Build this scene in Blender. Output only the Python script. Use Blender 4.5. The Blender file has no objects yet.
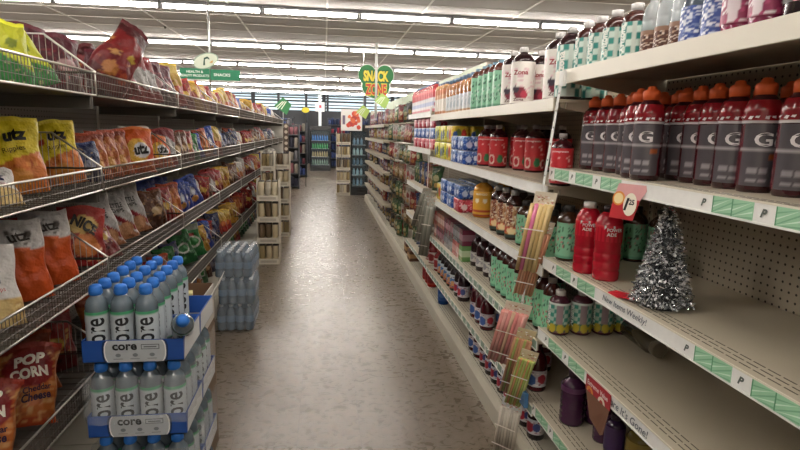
import bpy, math, random
from mathutils import Vector, Matrix
R = math.radians
sc = bpy.context.scene
col = sc.collection
# ---------------------------------------------------------------- camera
FPX, EYE = 545.0, 1.48
cy_ = Vector((-76, 95, -FPX)).normalized()
cz_ = Vector((1, -.024, 0)).cross(cy_).normalized()
if cz_.y < 0: cz_ = -cz_
cx_ = cy_.cross(cz_)
ROT = Matrix((cx_, cy_, cz_))
cd = bpy.data.cameras.new('camera'); cam = bpy.data.objects.new('camera', cd); col.objects.link(cam)
cd.sensor_width = 36; cd.lens = FPX / 800 * 36; cd.clip_start = .02
cam.matrix_world = Matrix.Translation((0, 0, EYE)) @ ROT.to_4x4()
sc.camera = cam
# ---------------------------------------------------------------- world, exposure
w = bpy.data.worlds.new('world'); sc.world = w; w.use_nodes = True
w.node_tree.nodes['Background'].inputs[0].default_value = (.9, .95, 1, 1)
w.node_tree.nodes['Background'].inputs[1].default_value = .25
sc.view_settings.view_transform = 'Standard'; sc.view_settings.look = 'None'
sc.view_settings.gamma = 1; sc.view_settings.use_curve_mapping = False
sc.view_settings.exposure = 0.0
LAMP = 70.0          # strength of the fluorescent tubes

def at(px, py, X=None, Y=None, Z=None):
    d = ROT @ Vector((px - 400, 225 - py, -FPX)); o = Vector((0, 0, EYE))
    t = (X - o.x) / d.x if X is not None else (Y - o.y) / d.y if Y is not None else (Z - o.z) / d.z
    return o + t * d
# ---------------------------------------------------------------- materials
def lin(c):
    if isinstance(c, str):
        c = c.lstrip('#'); c = tuple(int(c[i:i+2], 16) / 255 for i in (0, 2, 4))
    return tuple(x / 12.92 if x <= .04045 else ((x + .055) / 1.055) ** 2.4 for x in c[:3]) + (1,)
def nodemat(name):
    m = bpy.data.materials.new(name); m.use_nodes = True
    nt = m.node_tree; return m, nt, nt.nodes['Principled BSDF']
def painted(name, rough, metal=0, coat=0, bump=0, bscale=60, alpha=1, spec=.5, vary=.06, trans=0):
    """colour comes from the printed design of the mesh, with a little procedural variation and dents"""
    m, nt, b = nodemat(name); N = nt.nodes; L = nt.links
    a = N.new('ShaderNodeAttribute'); a.attribute_name = 'Col'
    tc = N.new('ShaderNodeTexCoord'); ns = N.new('ShaderNodeTexNoise'); ns.inputs['Scale'].default_value = bscale
    L.new(tc.outputs['Object'], ns.inputs['Vector'])
    mr = N.new('ShaderNodeMapRange'); mr.inputs['To Min'].default_value = 1 - vary; mr.inputs['To Max'].default_value = 1 + vary
    L.new(ns.outputs['Fac'], mr.inputs['Value'])
    mx = N.new('ShaderNodeVectorMath'); mx.operation = 'SCALE'
    L.new(a.outputs['Color'], mx.inputs[0]); L.new(mr.outputs[0], mx.inputs['Scale'])
    L.new(mx.outputs[0], b.inputs['Base Color'])
    b.inputs['Roughness'].default_value = rough; b.inputs['Metallic'].default_value = metal
    b.inputs['Coat Weight'].default_value = coat; b.inputs['Alpha'].default_value = alpha
    b.inputs['Specular IOR Level'].default_value = spec; b.inputs['Transmission Weight'].default_value = trans
    if bump:
        bp = N.new('ShaderNodeBump'); bp.inputs['Strength'].default_value = bump; bp.inputs['Distance'].default_value = .01
        L.new(ns.outputs['Fac'], bp.inputs['Height']); L.new(bp.outputs[0], b.inputs['Normal'])
    return m
M = {
 'matte': painted('matte_plastic', .6), 'gloss': painted('glossy_plastic', .18, coat=.3), 'paper': painted('printed_paper', .45),
 'film': painted('crinkled_film', .38, coat=.0, bump=1.0, bscale=30, vary=.2, spec=.35), 'metal': painted('brushed_metal', .3, metal=.9, bscale=90),
 'enamel': painted('enamelled_steel', .42, bscale=8, vary=.05), 'clear': painted('clear_plastic', .08, alpha=.42, coat=.4),
 'wrap': painted('shrink_wrap', .12, alpha=.21, coat=.5, bump=.9, bscale=25), 'glass': painted('door_glass', .05, alpha=.05, coat=.0),
 'card': painted('cardboard', .8, bscale=30),
 'tinsel': painted('tinsel_foil', .24, metal=.9, bscale=50, vary=.25), 'fur': painted('matte_foil', .35, metal=.6)}
def emis(name, c, s):
    m, nt, b = nodemat(name); b.inputs['Base Color'].default_value = lin(c)
    b.inputs['Emission Color'].default_value = lin(c); b.inputs['Emission Strength'].default_value = s; return m
M['tube'] = emis('lit_tube', '#fff7ee', LAMP); M['window'] = emis('daylit_glass', '#b9cdd6', .9)
M['lit_sign'] = emis('lit_panel', '#dff0f2', .8); M['cooler'] = emis('cooler_lamp', '#7fb6d8', 2.0)

def floor_mat():
    m, nt, b = nodemat('vinyl_tile_floor'); N = nt.nodes; L = nt.links
    g = N.new('ShaderNodeNewGeometry'); sp = N.new('ShaderNodeSeparateXYZ'); L.new(g.outputs['Position'], sp.inputs[0])
    def mth(op, a, bb=None, c=None):
        n = N.new('ShaderNodeMath'); n.operation = op
        for i, v in enumerate((a, bb, c)):
            if v is None: continue
            if isinstance(v, (int, float)): n.inputs[i].default_value = v
            else: L.new(v, n.inputs[i])
        return n.outputs[0]
    tx = mth('DIVIDE', mth('ADD', sp.outputs[0], .127 + 30.5), .305); ty = mth('DIVIDE', mth('ADD', sp.outputs[1], 30.5 - 2.605), .305)
    fx = mth('FRACT', tx); fy = mth('FRACT', ty)
    ex = mth('MINIMUM', fx, mth('SUBTRACT', 1, fx)); ey = mth('MINIMUM', fy, mth('SUBTRACT', 1, fy))
    seam = mth('LESS_THAN', mth('MINIMUM', ex, ey), .007)
    cb = N.new('ShaderNodeCombineXYZ'); L.new(mth('FLOOR', tx), cb.inputs[0]); L.new(mth('FLOOR', ty), cb.inputs[1])
    wn = N.new('ShaderNodeTexWhiteNoise'); L.new(cb.outputs[0], wn.inputs['Vector'])
    off = N.new('ShaderNodeVectorMath'); off.operation = 'MULTIPLY_ADD'; L.new(wn.outputs['Color'], off.inputs[0])
    off.inputs[1].default_value = (7, 7, 7); L.new(g.outputs['Position'], off.inputs[2])
    n1 = N.new('ShaderNodeTexNoise'); n1.inputs['Scale'].default_value = 11; n1.inputs['Detail'].default_value = 7; n1.inputs['Distortion'].default_value = 2.2
    mp = N.new('ShaderNodeMapping'); mp.inputs['Scale'].default_value = (1, 1.5, 1); L.new(off.outputs[0], mp.inputs[0]); L.new(mp.outputs[0], n1.inputs['Vector'])
    rp = N.new('ShaderNodeValToRGB'); L.new(n1.outputs['Fac'], rp.inputs[0]); e = rp.color_ramp.elements
    e[0].position = .30; e[0].color = lin('#665a4b'); e[1].position = .47; e[1].color = lin('#776a59')
    x = e.new(.56); x.color = lin('#807363'); x = e.new(.64); x.color = lin('#8a7d6c'); x = e.new(.70); x.color = lin('#7c6f5e')
    n2 = N.new('ShaderNodeTexNoise'); n2.inputs['Scale'].default_value = 26; n2.inputs['Detail'].default_value = 5; n2.inputs['Distortion'].default_value = 3
    L.new(off.outputs[0], n2.inputs['Vector'])
    vein = mth('LESS_THAN', mth('ABSOLUTE', mth('SUBTRACT', n2.outputs['Fac'], .5)), .012)
    mixv = N.new('ShaderNodeMix'); mixv.data_type = 'RGBA'; L.new(mth('MULTIPLY', vein, .35), mixv.inputs['Factor'])
    L.new(rp.outputs[0], mixv.inputs['A']); mixv.inputs['B'].default_value = lin('#4d443a')
    mixs = N.new('ShaderNodeMix'); mixs.data_type = 'RGBA'; L.new(mth('MULTIPLY', seam, .45), mixs.inputs['Factor'])
    L.new(mixv.outputs['Result'], mixs.inputs['A']); mixs.inputs['B'].default_value = lin('#4a4239')
    sc_ = N.new('ShaderNodeVectorMath'); sc_.operation = 'SCALE'; L.new(mixs.outputs['Result'], sc_.inputs[0])
    L.new(mth('MULTIPLY_ADD', wn.outputs['Value'], .10, .80), sc_.inputs['Scale']); L.new(sc_.outputs[0], b.inputs['Base Color'])
    L.new(mth('MULTIPLY_ADD', n1.outputs['Fac'], .20, .19), b.inputs['Roughness']); b.inputs['Specular IOR Level'].default_value = .75
    bp = N.new('ShaderNodeBump'); bp.inputs['Strength'].default_value = .05; bp.inputs['Distance'].default_value = .004
    L.new(n1.outputs['Fac'], bp.inputs['Height']); L.new(bp.outputs[0], b.inputs['Normal'])
    return m
def ceiling_mat():
    m, nt, b = nodemat('ceiling_tile'); N = nt.nodes; L = nt.links
    g = N.new('ShaderNodeNewGeometry'); n = N.new('ShaderNodeTexNoise'); n.inputs['Scale'].default_value = 1.6; n.inputs['Detail'].default_value = 6
    L.new(g.outputs['Position'], n.inputs['Vector']); rp = N.new('ShaderNodeValToRGB'); L.new(n.outputs['Fac'], rp.inputs[0])
    rp.color_ramp.elements[0].color = lin('#b0aca8'); rp.color_ramp.elements[1].color = lin('#c0bcb8')
    L.new(rp.outputs[0], b.inputs['Base Color']); b.inputs['Roughness'].default_value = .85; return m
def peg_mat(name, c, hole):
    m, nt, b = nodemat(name); N = nt.nodes; L = nt.links
    g = N.new('ShaderNodeNewGeometry'); v = N.new('ShaderNodeVectorMath'); v.operation = 'SCALE'; v.inputs['Scale'].default_value = 1 / .0254
    L.new(g.outputs['Position'], v.inputs[0]); f = N.new('ShaderNodeVectorMath'); f.operation = 'FRACTION'; L.new(v.outputs[0], f.inputs[0])
    s = N.new('ShaderNodeVectorMath'); s.operation = 'SUBTRACT'; s.inputs[1].default_value = (.5, .5, .5); L.new(f.outputs[0], s.inputs[0])
    q = N.new('ShaderNodeVectorMath'); q.operation = 'MULTIPLY'; q.inputs[1].default_value = (0, 1, 1); L.new(s.outputs[0], q.inputs[0])
    l = N.new('ShaderNodeVectorMath'); l.operation = 'LENGTH'; L.new(q.outputs[0], l.inputs[0])
    c1 = N.new('ShaderNodeMath'); c1.operation = 'LESS_THAN'; c1.inputs[1].default_value = .15; L.new(l.outputs['Value'], c1.inputs[0])
    mx = N.new('ShaderNodeMix'); mx.data_type = 'RGBA'; L.new(c1.outputs[0], mx.inputs['Factor'])
    mx.inputs['A'].default_value = lin(c); mx.inputs['B'].default_value = lin(hole); L.new(mx.outputs['Result'], b.inputs['Base Color'])
    b.inputs['Roughness'].default_value = .6; return m
M['floor'] = floor_mat(); M['ceiling'] = ceiling_mat()
M['peg'] = peg_mat('beige_pegboard', '#a89e8c', '#2c2620'); M['peggrey'] = peg_mat('grey_pegboard', '#8b857c', '#2a2724')
# ---------------------------------------------------------------- mesh builder
class MB:
    def __init__(s): s.v = []; s.f = []; s.c = []; s.smooth = []
    def face(s, idx, c, sm=False): s.f.append(tuple(idx)); s.c.append(c); s.smooth.append(sm)
    def box(s, x0, x1, y0, y1, z0, z1, c):
        i = len(s.v); s.v += [(x, y, z) for z in (z0, z1) for y in (y0, y1) for x in (x0, x1)]
        for q in ((0, 2, 3, 1), (4, 5, 7, 6), (0, 1, 5, 4), (2, 6, 7, 3), (0, 4, 6, 2), (1, 3, 7, 5)): s.face([i + k for k in q], c)
        return s
    def rod(s, pts, r, c, n=5):
        pts = [Vector(p) for p in pts]; rings = []
        for k, p in enumerate(pts):
            d = (pts[min(k + 1, len(pts) - 1)] - pts[max(k - 1, 0)]).normalized()
            a = d.cross(Vector((0, 0, 1)) if abs(d.z) < .9 else Vector((1, 0, 0))).normalized(); b = d.cross(a)
            rings.append(len(s.v))
            for j in range(n):
                t = 2 * math.pi * j / n; s.v.append(tuple(p + r * (a * math.cos(t) + b * math.sin(t))))
        for k in range(len(pts) - 1):
            for j in range(n): s.face([rings[k] + j, rings[k] + (j + 1) % n, rings[k + 1] + (j + 1) % n, rings[k + 1] + j], c, n > 4)
        s.face([rings[0] + j for j in range(n)][::-1], c); s.face([rings[-1] + j for j in range(n)], c); return s
    def lathe(s, prof, c, n=16, sq=2, cap=True, o=(0, 0, 0), jit=0):
        i0 = len(s.v)
        for r, z in prof:
            for j in range(n):
                t = 2 * math.pi * (j + .5) / n; ct, st = math.cos(t), math.sin(t)
                k = (abs(ct) ** sq + abs(st) ** sq) ** (-1 / sq)
                s.v.append((o[0] + r * k * ct, o[1] + r * k * st, o[2] + z))
        for a in range(len(prof) - 1):
            cc = c(prof[a][1]) if callable(c) else c
            for j in range(n):
                s.face([i0 + a * n + j, i0 + a * n + (j + 1) % n, i0 + (a + 1) * n + (j + 1) % n, i0 + (a + 1) * n + j], cc, True)
        cc = c(prof[-1][1]) if callable(c) else c; cb = c(prof[0][1]) if callable(c) else c
        if cap: s.face([i0 + j for j in range(n)][::-1], cb); s.face([i0 + (len(prof) - 1) * n + j for j in range(n)], cc)
        return s
    def sleeve(s, r, z0, z1, pat, nu=60, nv=22, sq=2, rf=None):
        """printed sleeve; pattern repeats per half turn, u=.5 faces local -Y"""
        i0 = len(s.v)
        for b in range(nv + 1):
            z = z0 + (z1 - z0) * b / nv; rr = rf(b / nv) if rf else r
            for a in range(nu):
                t = -math.pi / 2 + 2 * math.pi * (a / nu) ; ct, st = math.cos(t), math.sin(t)
                k = (abs(ct) ** sq + abs(st) ** sq) ** (-1 / sq); s.v.append((rr * k * ct, rr * k * st, z))
        for b in range(nv):
            for a in range(nu):
                uu = lambda q: ((q + .02) / nu + .25) * 2 % 1
                s.face([i0 + b * nu + a, i0 + b * nu + (a + 1) % nu, i0 + (b + 1) * nu + (a + 1) % nu, i0 + (b + 1) * nu + a], [pat(uu(a), b / nv), pat(uu(a + 1), b / nv), pat(uu(a + 1), (b + 1) / nv), pat(uu(a), (b + 1) / nv)], True)
        return s
    def poly(s, pts, c): i = len(s.v); s.v += [tuple(p) for p in pts]; s.face(range(i, i + len(pts)), c); return s
    def prism(s, pts, off, c):
        """closed outline pts extruded by off"""
        i = len(s.v); n = len(pts); off = Vector(off); s.v += [tuple(p) for p in pts] + [tuple(Vector(p) + off) for p in pts]
        s.face(range(i, i + n), c); s.face([i + n + k for k in range(n)][::-1], c)
        for k in range(n): s.face([i + k, i + n + k, i + n + (k + 1) % n, i + (k + 1) % n], c)
        return s
    def text(s, body, width, fn, c, height=None, bold=.02, shear=0):
        v, f, (x0, x1, y0, y1) = glyphs(body, bold); k = width / (x1 - x0); ky = (height / (y1 - y0)) if height else k; i = len(s.v)
        for x, y in v:
            X, Y = (x - (x0 + x1) / 2) * k, (y - (y0 + y1) / 2) * ky; s.v.append(tuple(fn(X + shear * Y, Y)))
        for q in f: s.face([i + j for j in q], c)
        return s
    def build(s, name, mat, parent=None, **kw):
        me = bpy.data.meshes.new(name); me.from_pydata(s.v, [], s.f); me.materials.append(M[mat] if isinstance(mat, str) else mat)
        at_ = me.color_attributes.new('Col', 'FLOAT_COLOR', 'CORNER'); data = []; cache = {}
        for q, c in zip(s.f, s.c):
            if isinstance(c, list):
                for cc in c:
                    k = cache.get(cc)
                    if k is None: k = cache[cc] = lin(cc)
                    data += list(k)
                continue
            k = cache.get(c)
            if k is None: k = cache[c] = lin(c)
            data += list(k) * len(q)
        at_.data.foreach_set('color', data); me.polygons.foreach_set('use_smooth', s.smooth); me.update()
        o = bpy.data.objects.new(name, me); col.objects.link(o)
        if parent: o.parent = parent
        tag(o, **kw); return o
_g = {}
def glyphs(body, bold):
    if (body, bold) in _g: return _g[body, bold]
    cu = bpy.data.curves.new('lettering', 'FONT'); cu.body = body; cu.size = 1; cu.offset = bold; cu.resolution_u = 3
    o = bpy.data.objects.new('lettering', cu); col.objects.link(o)
    me = bpy.data.meshes.new_from_object(o.evaluated_get(bpy.context.evaluated_depsgraph_get()))
    v = [(p.co.x, p.co.y) for p in me.vertices]; f = [tuple(p.vertices) for p in me.polygons]
    bpy.data.objects.remove(o); bpy.data.meshes.remove(me); bpy.data.curves.remove(cu)
    xs = [a for a, b in v]; ys = [b for a, b in v]
    _g[body, bold] = (v, f, (min(xs), max(xs), min(ys), max(ys))); return _g[body, bold]
def tag(o, label=None, cat=None, group=None, kind=None):
    if label: o['label'] = label
    if cat: o['category'] = cat
    if group: o['group'] = group
    if kind: o['kind'] = kind
def empty(name, loc=(0, 0, 0)):
    o = bpy.data.objects.new(name, None); col.objects.link(o); o.location = loc; o.empty_display_size = .05; return o
def copy_tree(o, parent=None):
    c = o.copy(); col.objects.link(c)
    if parent: c.parent = parent
    for ch in o.children: copy_tree(ch, c)
    return c
_p = {}
def put(key, maker, loc, rz=0, label='', cat='', group=None, rx=0, ry=0, s=1):
    """first call uses the source thing itself, later calls copy it with all its parts"""
    if key not in _p: o = _p[key] = maker(); 
    else: o = copy_tree(_p[key])
    o.location = loc; o.rotation_euler = (rx, ry, rz); o.scale = (s, s, s) if not isinstance(s, tuple) else s
    for k in ('group',):
        if k in o: del o[k]
    tag(o, label, cat, group); return o
ONES = 'first second third fourth fifth sixth seventh eighth ninth tenth eleventh twelfth thirteenth fourteenth fifteenth sixteenth seventeenth eighteenth nineteenth'.split()
TENS = {2: 'twenty', 3: 'thirty', 4: 'forty', 5: 'fifty', 6: 'sixty', 7: 'seventy', 8: 'eighty'}
def ordw(i):
    i += 1
    if i < 20: return ONES[i - 1]
    t, u = divmod(i, 10)
    return TENS[t][:-1] + 'ieth' if u == 0 else TENS[t] + '-' + ONES[u - 1]
rnd = random.Random(7)
# ---------------------------------------------------------------- printed designs
def hx(c): return tuple(int(c[i:i+2], 16) / 255 for i in (1, 3, 5))
def design(bands, blobs=(), speck=None, slant=0, wave=0, seed=1, stripes=None):
    """bands: (v from, colour); blobs: (u, v, ru, rv, colour); speck: (v0, v1, [colours], share)"""
    rr = random.Random(seed); tab = {}
    def pat(u, v):
        vv = v + slant * (u - .5) + wave * math.sin(u * 6.3); c = bands[0][1]
        for b0, cc in bands:
            if vv >= b0: c = cc
        if stripes and stripes[0] < vv < stripes[1] and int((u * stripes[3] + v * stripes[4])) % 2: c = stripes[2]
        if speck and speck[0] < vv < speck[1]:
            k = (int(u * 14), int(v * 22))
            if k not in tab: tab[k] = rr.choice(speck[2]) if rr.random() < speck[3] else None
            if tab[k]: c = tab[k]
        for bu, bv, ru, rv, cc in blobs:
            if ((u - bu) / ru) ** 2 + ((v - bv) / rv) ** 2 < 1: c = cc
        return c
    return pat
def bag_maker(key, w, h, d, pat, texts=(), seed=0, mat='film', crimp=None, peak=0):
    """a filled pillow bag standing on its bottom seam, front towards local -Y, with a crimped top seal"""
    def mk():
        r = random.Random(seed * 31 + 5); nu, nv = 24, 32; ph = [r.uniform(0, 6.3) for _ in range(8)]
        def surf(u, v, sgn):
            e = (max(0, math.sin(math.pi * u)) ** .45) * (max(0, math.sin(math.pi * min(1, v * .93 + .03))) ** .5)
            cr = .14 * math.sin(u * 23 + ph[0]) * (max(0, v - .6) * 2) ** 2 + .12 * math.sin(u * 17 + v * 9 + ph[1]) + .10 * math.sin(v * 15 + u * 5 + ph[2]) + .08 * math.sin(u * 9 - v * 21 + ph[3])
            x = (u - .5) * w * (1 - .10 * math.sin(math.pi * v) ** .6 - peak * max(0, v - .35)) + .004 * math.sin(v * 11 + ph[4])
            y = sgn * (d / 2) * e * (1 + cr * .75) + .006 * math.sin(v * 5 + ph[5]) * v
            return Vector((x, y, h * .94 * v + .006 * math.sin(u * 7 + ph[6]) * v))
        ink = lambda c: '#' + ''.join('%02x' % int(int(c[i:i+2], 16) * (.92 if texts else .76)) for i in (1, 3, 5))
        m = MB(); idx = {}
        for sg in (-1, 1):
            for b in range(nv + 1):
                for a in range(nu + 1):
                    if sg == 1 and (a in (0, nu)): idx[sg, a, b] = idx[-1, a, b]; continue
                    idx[sg, a, b] = len(m.v); m.v.append(tuple(surf(a / nu, b / nv, sg)))
            for b in range(nv):
                for a in range(nu):
                    q = [idx[sg, a, b], idx[sg, a + 1, b], idx[sg, a + 1, b + 1], idx[sg, a, b + 1]]
                    cs = [ink(c) for c in (pat(a / nu, b / nv), pat((a + 1) / nu, b / nv), pat((a + 1) / nu, (b + 1) / nv), pat(a / nu, (b + 1) / nv))]; m.face(q if sg == -1 else q[::-1], cs if sg == -1 else cs[::-1], True)
        for t in texts:
            body, wd, tx, tv, c = t[:5]; rot = t[5] if len(t) > 5 else 0; hh = t[6] if len(t) > 6 else None; bo = t[7] if len(t) > 7 else .03
            def fn(X, Y, tx=tx, tv=tv, rot=rot):
                X, Y = X * math.cos(rot) - Y * math.sin(rot), X * math.sin(rot) + Y * math.cos(rot)
                u = min(.97, max(.03, tx + X / w)); v = min(.98, max(.02, tv + Y / (h * .94))); p = surf(u, v, -1); return p + Vector((0, -.004, 0))
            m.text(body, wd, fn, c, height=hh, bold=bo)
        o = m.build(key, mat)
        s = MB(); n = 12
        for a in range(n + 1):
            u = a / n; p = surf(u, 1, -1); s.v += [tuple(p), tuple(p + Vector((0, .004 * math.sin(a * 2.3), h * .06)))]
        for a in range(n): s.face([2 * a, 2 * a + 2, 2 * a + 3, 2 * a + 1], crimp or pat(.5, .97), True)
        s.build('top_seal', mat, o); return o
    return mk
# ================================================================= THE ROOM
XL, XR, Y0, Y1, CH = -9, 9, -3.2, 24.5, 3.0
MB().box(XL, XR, Y0, Y1, -.1, 0, '#8a7f70').build('floor', 'floor', kind='structure')
MB().box(XL, XR, Y0, Y1, CH, CH + .1, '#bbbbbb').build('ceiling', 'ceiling', kind='structure')
g = MB(); k = 0
x = -8.5
while x < 9: g.box(x - .012, x + .012, Y0, Y1, CH - .008, CH - .001, '#e8e6e0'); x += 1.22
g.build('trim_1', 'matte', kind='structure')
g = MB(); y = Y0 + .3
while y < Y1 - .1: g.box(XL, XR, y - .01, y + .01, CH - .006, CH - .001, '#d2cfc8'); y += .61
g.build('trim_2', 'matte', kind='structure')
MB().box(XL - .1, XL, Y0, Y1, 0, CH, '#b5b0a8').build('wall_left', 'matte', kind='structure')
MB().box(XR, XR + .1, Y0, Y1, 0, CH, '#b5b0a8').build('wall_right', 'matte', kind='structure')
MB().box(XL, XR, Y0 - .1, Y0, 0, CH, '#a9a49b').build('wall_back', 'matte', kind='structure')
g = MB().box(XL, XR, Y1, Y1 + .1, 0, 2.3, '#24272c')
g.box(XL, XR, Y1, Y1 + .1, 2.98, CH, '#24272c'); g.build('wall_front', 'matte', kind='structure')
for i in range(6):
    xa = XL + i * 3; wroot = empty('window_%d' % (i + 1), (xa + 1.5, Y1 + .02, 2.3)); wroot['kind'] = 'structure'
    MB().box(-1.45, 1.45, .02, .04, 0, .68, '#c9dbe2').build('glass', 'window', wroot)
    f = MB()
    for zz, hh in ((.10, .05), (.22, .04), (.36, .07), (.50, .05), (.60, .05)): f.box(-1.5, 1.5, -.03, .0, zz, zz + hh, '#191c20')
    f.box(-1.5, -1.42, -.05, .02, 0, .68, '#20242a'); f.box(1.42, 1.5, -.05, .02, 0, .68, '#20242a'); f.build('window_frame', 'matte', wroot)
MB().box(XL, XR, Y1 - .012, Y1, 0, .1, '#2c2f33').build('baseboard_front', 'matte', kind='structure')
# strip lights: rows across the shop, four-foot lamps end to end
def mk_light():
    o = empty('strip_light')
    MB().box(-.605, .605, -.062, .045, -.036, 0, '#77787a').build('housing', 'matte', o)
    MB().lathe([(.012, -.575), (.021, -.565), (.021, .565), (.012, .575)], '#ffffff', n=8).build('tube', 'tube', o)
    t = o.children[1]; t.rotation_euler = (0, R(90), 0); t.location = (0, .0, -.062)
    for a in (-.605, .58): MB().box(a, a + .025, -.035, .035, -.088, -.036, '#8e8f92').build('tube_holder', 'matte', o)
    return o
ROWS = [-1.75, 1.3, 4.35, 7.4, 10.45, 13.5, 16.55, 19.6, 22.65]  # rows nearest the camera are unseen, added to brighten the near end
for ri, ry in enumerate(ROWS):
    n = (7, 9, 9)[ri] if ri < 3 else 14
    for k in range(n):
        xx = -.77 + (k - n // 2 + .5) * 1.22
        if abs(xx) > 8.3: continue
        side = 'left' if xx < -.77 else 'right'; q = (n // 2 - 1 - k) if xx < -.77 else k - n // 2
        put('strip_light', mk_light, (xx, ry, CH - .002), 0, 'fluorescent strip, %s lamp %s of the sign pole, %s ceiling row from camera' % (ordw(q), side, ordw(ri)), 'ceiling light', 'fluorescent strip lights on the ceiling')
# ================================================================= RIGHT GONDOLA
FX, BX = .87, 1.31
E_ = [-.41, .81, 2.03, 3.25, 4.47, 5.69]
NEAR = [1.712, 1.355, 1.000, .705, .370]; MID = [1.618, 1.283, .960, .642, .350]; FAR = [1.650, 1.340, .985, .665, .360]
BASE = .13
CREAM = '#bfb6a2'
def chevron(s, y0, wd, z0, z1, x):
    s.box(x - .0015, x, y0, y0 + wd, z0, z1, '#9fd0ab'); half = wd / 2; hm = z1 - z0
    for p in (0, 1):
        ya, yb = y0 + p * half, y0 + (p + 1) * half
        for k in range(6):
            zt = z1 + hm * (.35 - .32 * k); zb = zt - hm * .75; w_ = hm * .10; f = lambda q: min(z1, max(z0, q))
            if f(zt + w_) - f(zt) + f(zb + w_) - f(zb) < .002: continue
            s.poly([(x - .002, ya, f(zt)), (x - .002, yb, f(zb)), (x - .002, yb, f(zb + w_)), (x - .002, ya, f(zt + w_))], '#d4ecd8' if k % 2 else '#7fb78f')
        s.box(x - .0022, x - .0018, yb - .003, yb, z0, z1, '#5d9a70')
def shelf(y0, y1, z, style, label, words=None, grooves=True, slots=True, lipc=None, wd=None):
    o = empty('gondola_shelf', (0, 0, 0)); o.location = (BX, (y0 + y1) / 2, z)
    oy, oz = (y0 + y1) / 2, z; X0 = FX - BX; a, b = y0 - oy + .002, y1 - oy - .002
    d = MB().box(X0 + .004, 0, a, b, -.012, 0, CREAM)
    d.box(X0, X0 + .006, a, b, -.040 if style != 'fascia' else -.045, .004, CREAM)
    d.box(X0 + .05, X0 + .056, a, b, -.035, -.012, '#a8a08f')
    if slots:
        for gx in (.030, .048, .066):
            t = a + .01
            while t < b - .04: d.box(X0 + gx, X0 + gx + .003, t, t + .032, 0, .0006, '#4a443b'); t += .040
    d.build('deck', 'enamel', o)
    for s, yy in ((0, a + .012), (1, b - .015)):
        MB().prism([(0, yy, -.012), (X0 + .03, yy, -.012), (X0 + .03, yy, -.03), (-.02, yy, -.095), (0, yy, -.095)], (0, .003, 0), CREAM).build('bracket', 'enamel', o)
    if style == 'fascia': r = MB().box(X0 - .003, X0, a, b, -.044, .004, lipc or '#d8d2c2'); r.build('front_fascia', 'enamel', o)
    else:
        r = MB().box(X0 - .002, X0, a, b, -.038, .001, '#f0f0ec')
        r.box(X0 - .004, X0, a, b, .001, .005, '#e2dccb'); r.box(X0 - .004, X0, a, b, -.042, -.038, '#e9e9e4')
        if style == 'green':
            t = a + .004; blocked = wd or []
            while t < b - .12:
                hit = [q for q in blocked if q[0] < t + oy + .16 and q[1] > t + oy]
                if hit: t = max(t + .01, hit[0][1] - oy); continue
                chevron(r, t, .118, -.037, .0005, X0 - .002)
                r.text('P', .013, lambda X, Y, t=t: (X0 - .0035, t + .147 - X, -.018 + Y), '#59605c', height=.018, bold=.05, shear=.35)
                t += .176
        elif style == 'small':
            t = a + .004
            while t < b - .05:
                r.box(X0 - .003, X0, t, t + .06, -.035, -.002, '#8aa594'); r.box(X0 - .003, X0, t + .075, t + .086, -.028, -.010, '#8f9591'); t += .1
        elif style == 'white':
            for t in (a + .15, a + .42, a + .75, a + 1.05): r.box(X0 - .003, X0, t, t + .07, -.032, -.006, '#f4f4f1')
        for tx, c0, wdt, hh in (words or []):
            r.text(tx, wdt, lambda X, Y: (X0 - .004, c0 - oy - X, -.018 + Y), '#4f5a66', height=hh, bold=.005, shear=.2)
        r.build('price_rail', 'paper', o)
    tag(o, label, 'shelf', 'beige steel shelves of the right gondola'); return o
PL = ['top', 'second', 'third', 'fourth', 'fifth']
BN = ['bay beside the camera', 'nearest fully visible bay', 'second visible bay', 'third visible bay', 'fourth visible bay']
for b in range(5):
    zs = NEAR if b < 2 else MID if b < 4 else FAR
    for l, z in enumerate(zs):
        st = 'fascia' if l == 0 else ('green' if b < 2 else ('white' if l < 3 else 'small'))
        if b == 4 and l < 4: st = 'white'
        words = None; blk = None
        if b == 1 and l == 2: words = [('New Items Weekly!', 1.425, .235, .024)]; blk = [(1.262, 1.60)]
        if b == 1 and l == 3: words = [("Before It's Gone!", 1.37, .24, .024)]; blk = [(1.19, 1.62)]
        if b == 1 and l == 1: blk = [(1.30, 1.50)]
        shelf(E_[b], E_[b + 1], z, st, 'beige steel %s shelf on the right, %s' % (PL[l], BN[b]), words, slots=(b < 4), wd=blk)
def back(name, x, y0, y1, z0, z1, mat, label, th=.02, sx=1, c=CREAM):
    MB().box(x, x + th * sx, y0 + .003, y1 - .003, z0, z1, c).build(name, mat, label=label, cat='shelf back', group='back panels of the gondolas')
allE = E_ + [6.9, 8.11, 9.32, 10.53, 11.74]
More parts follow.
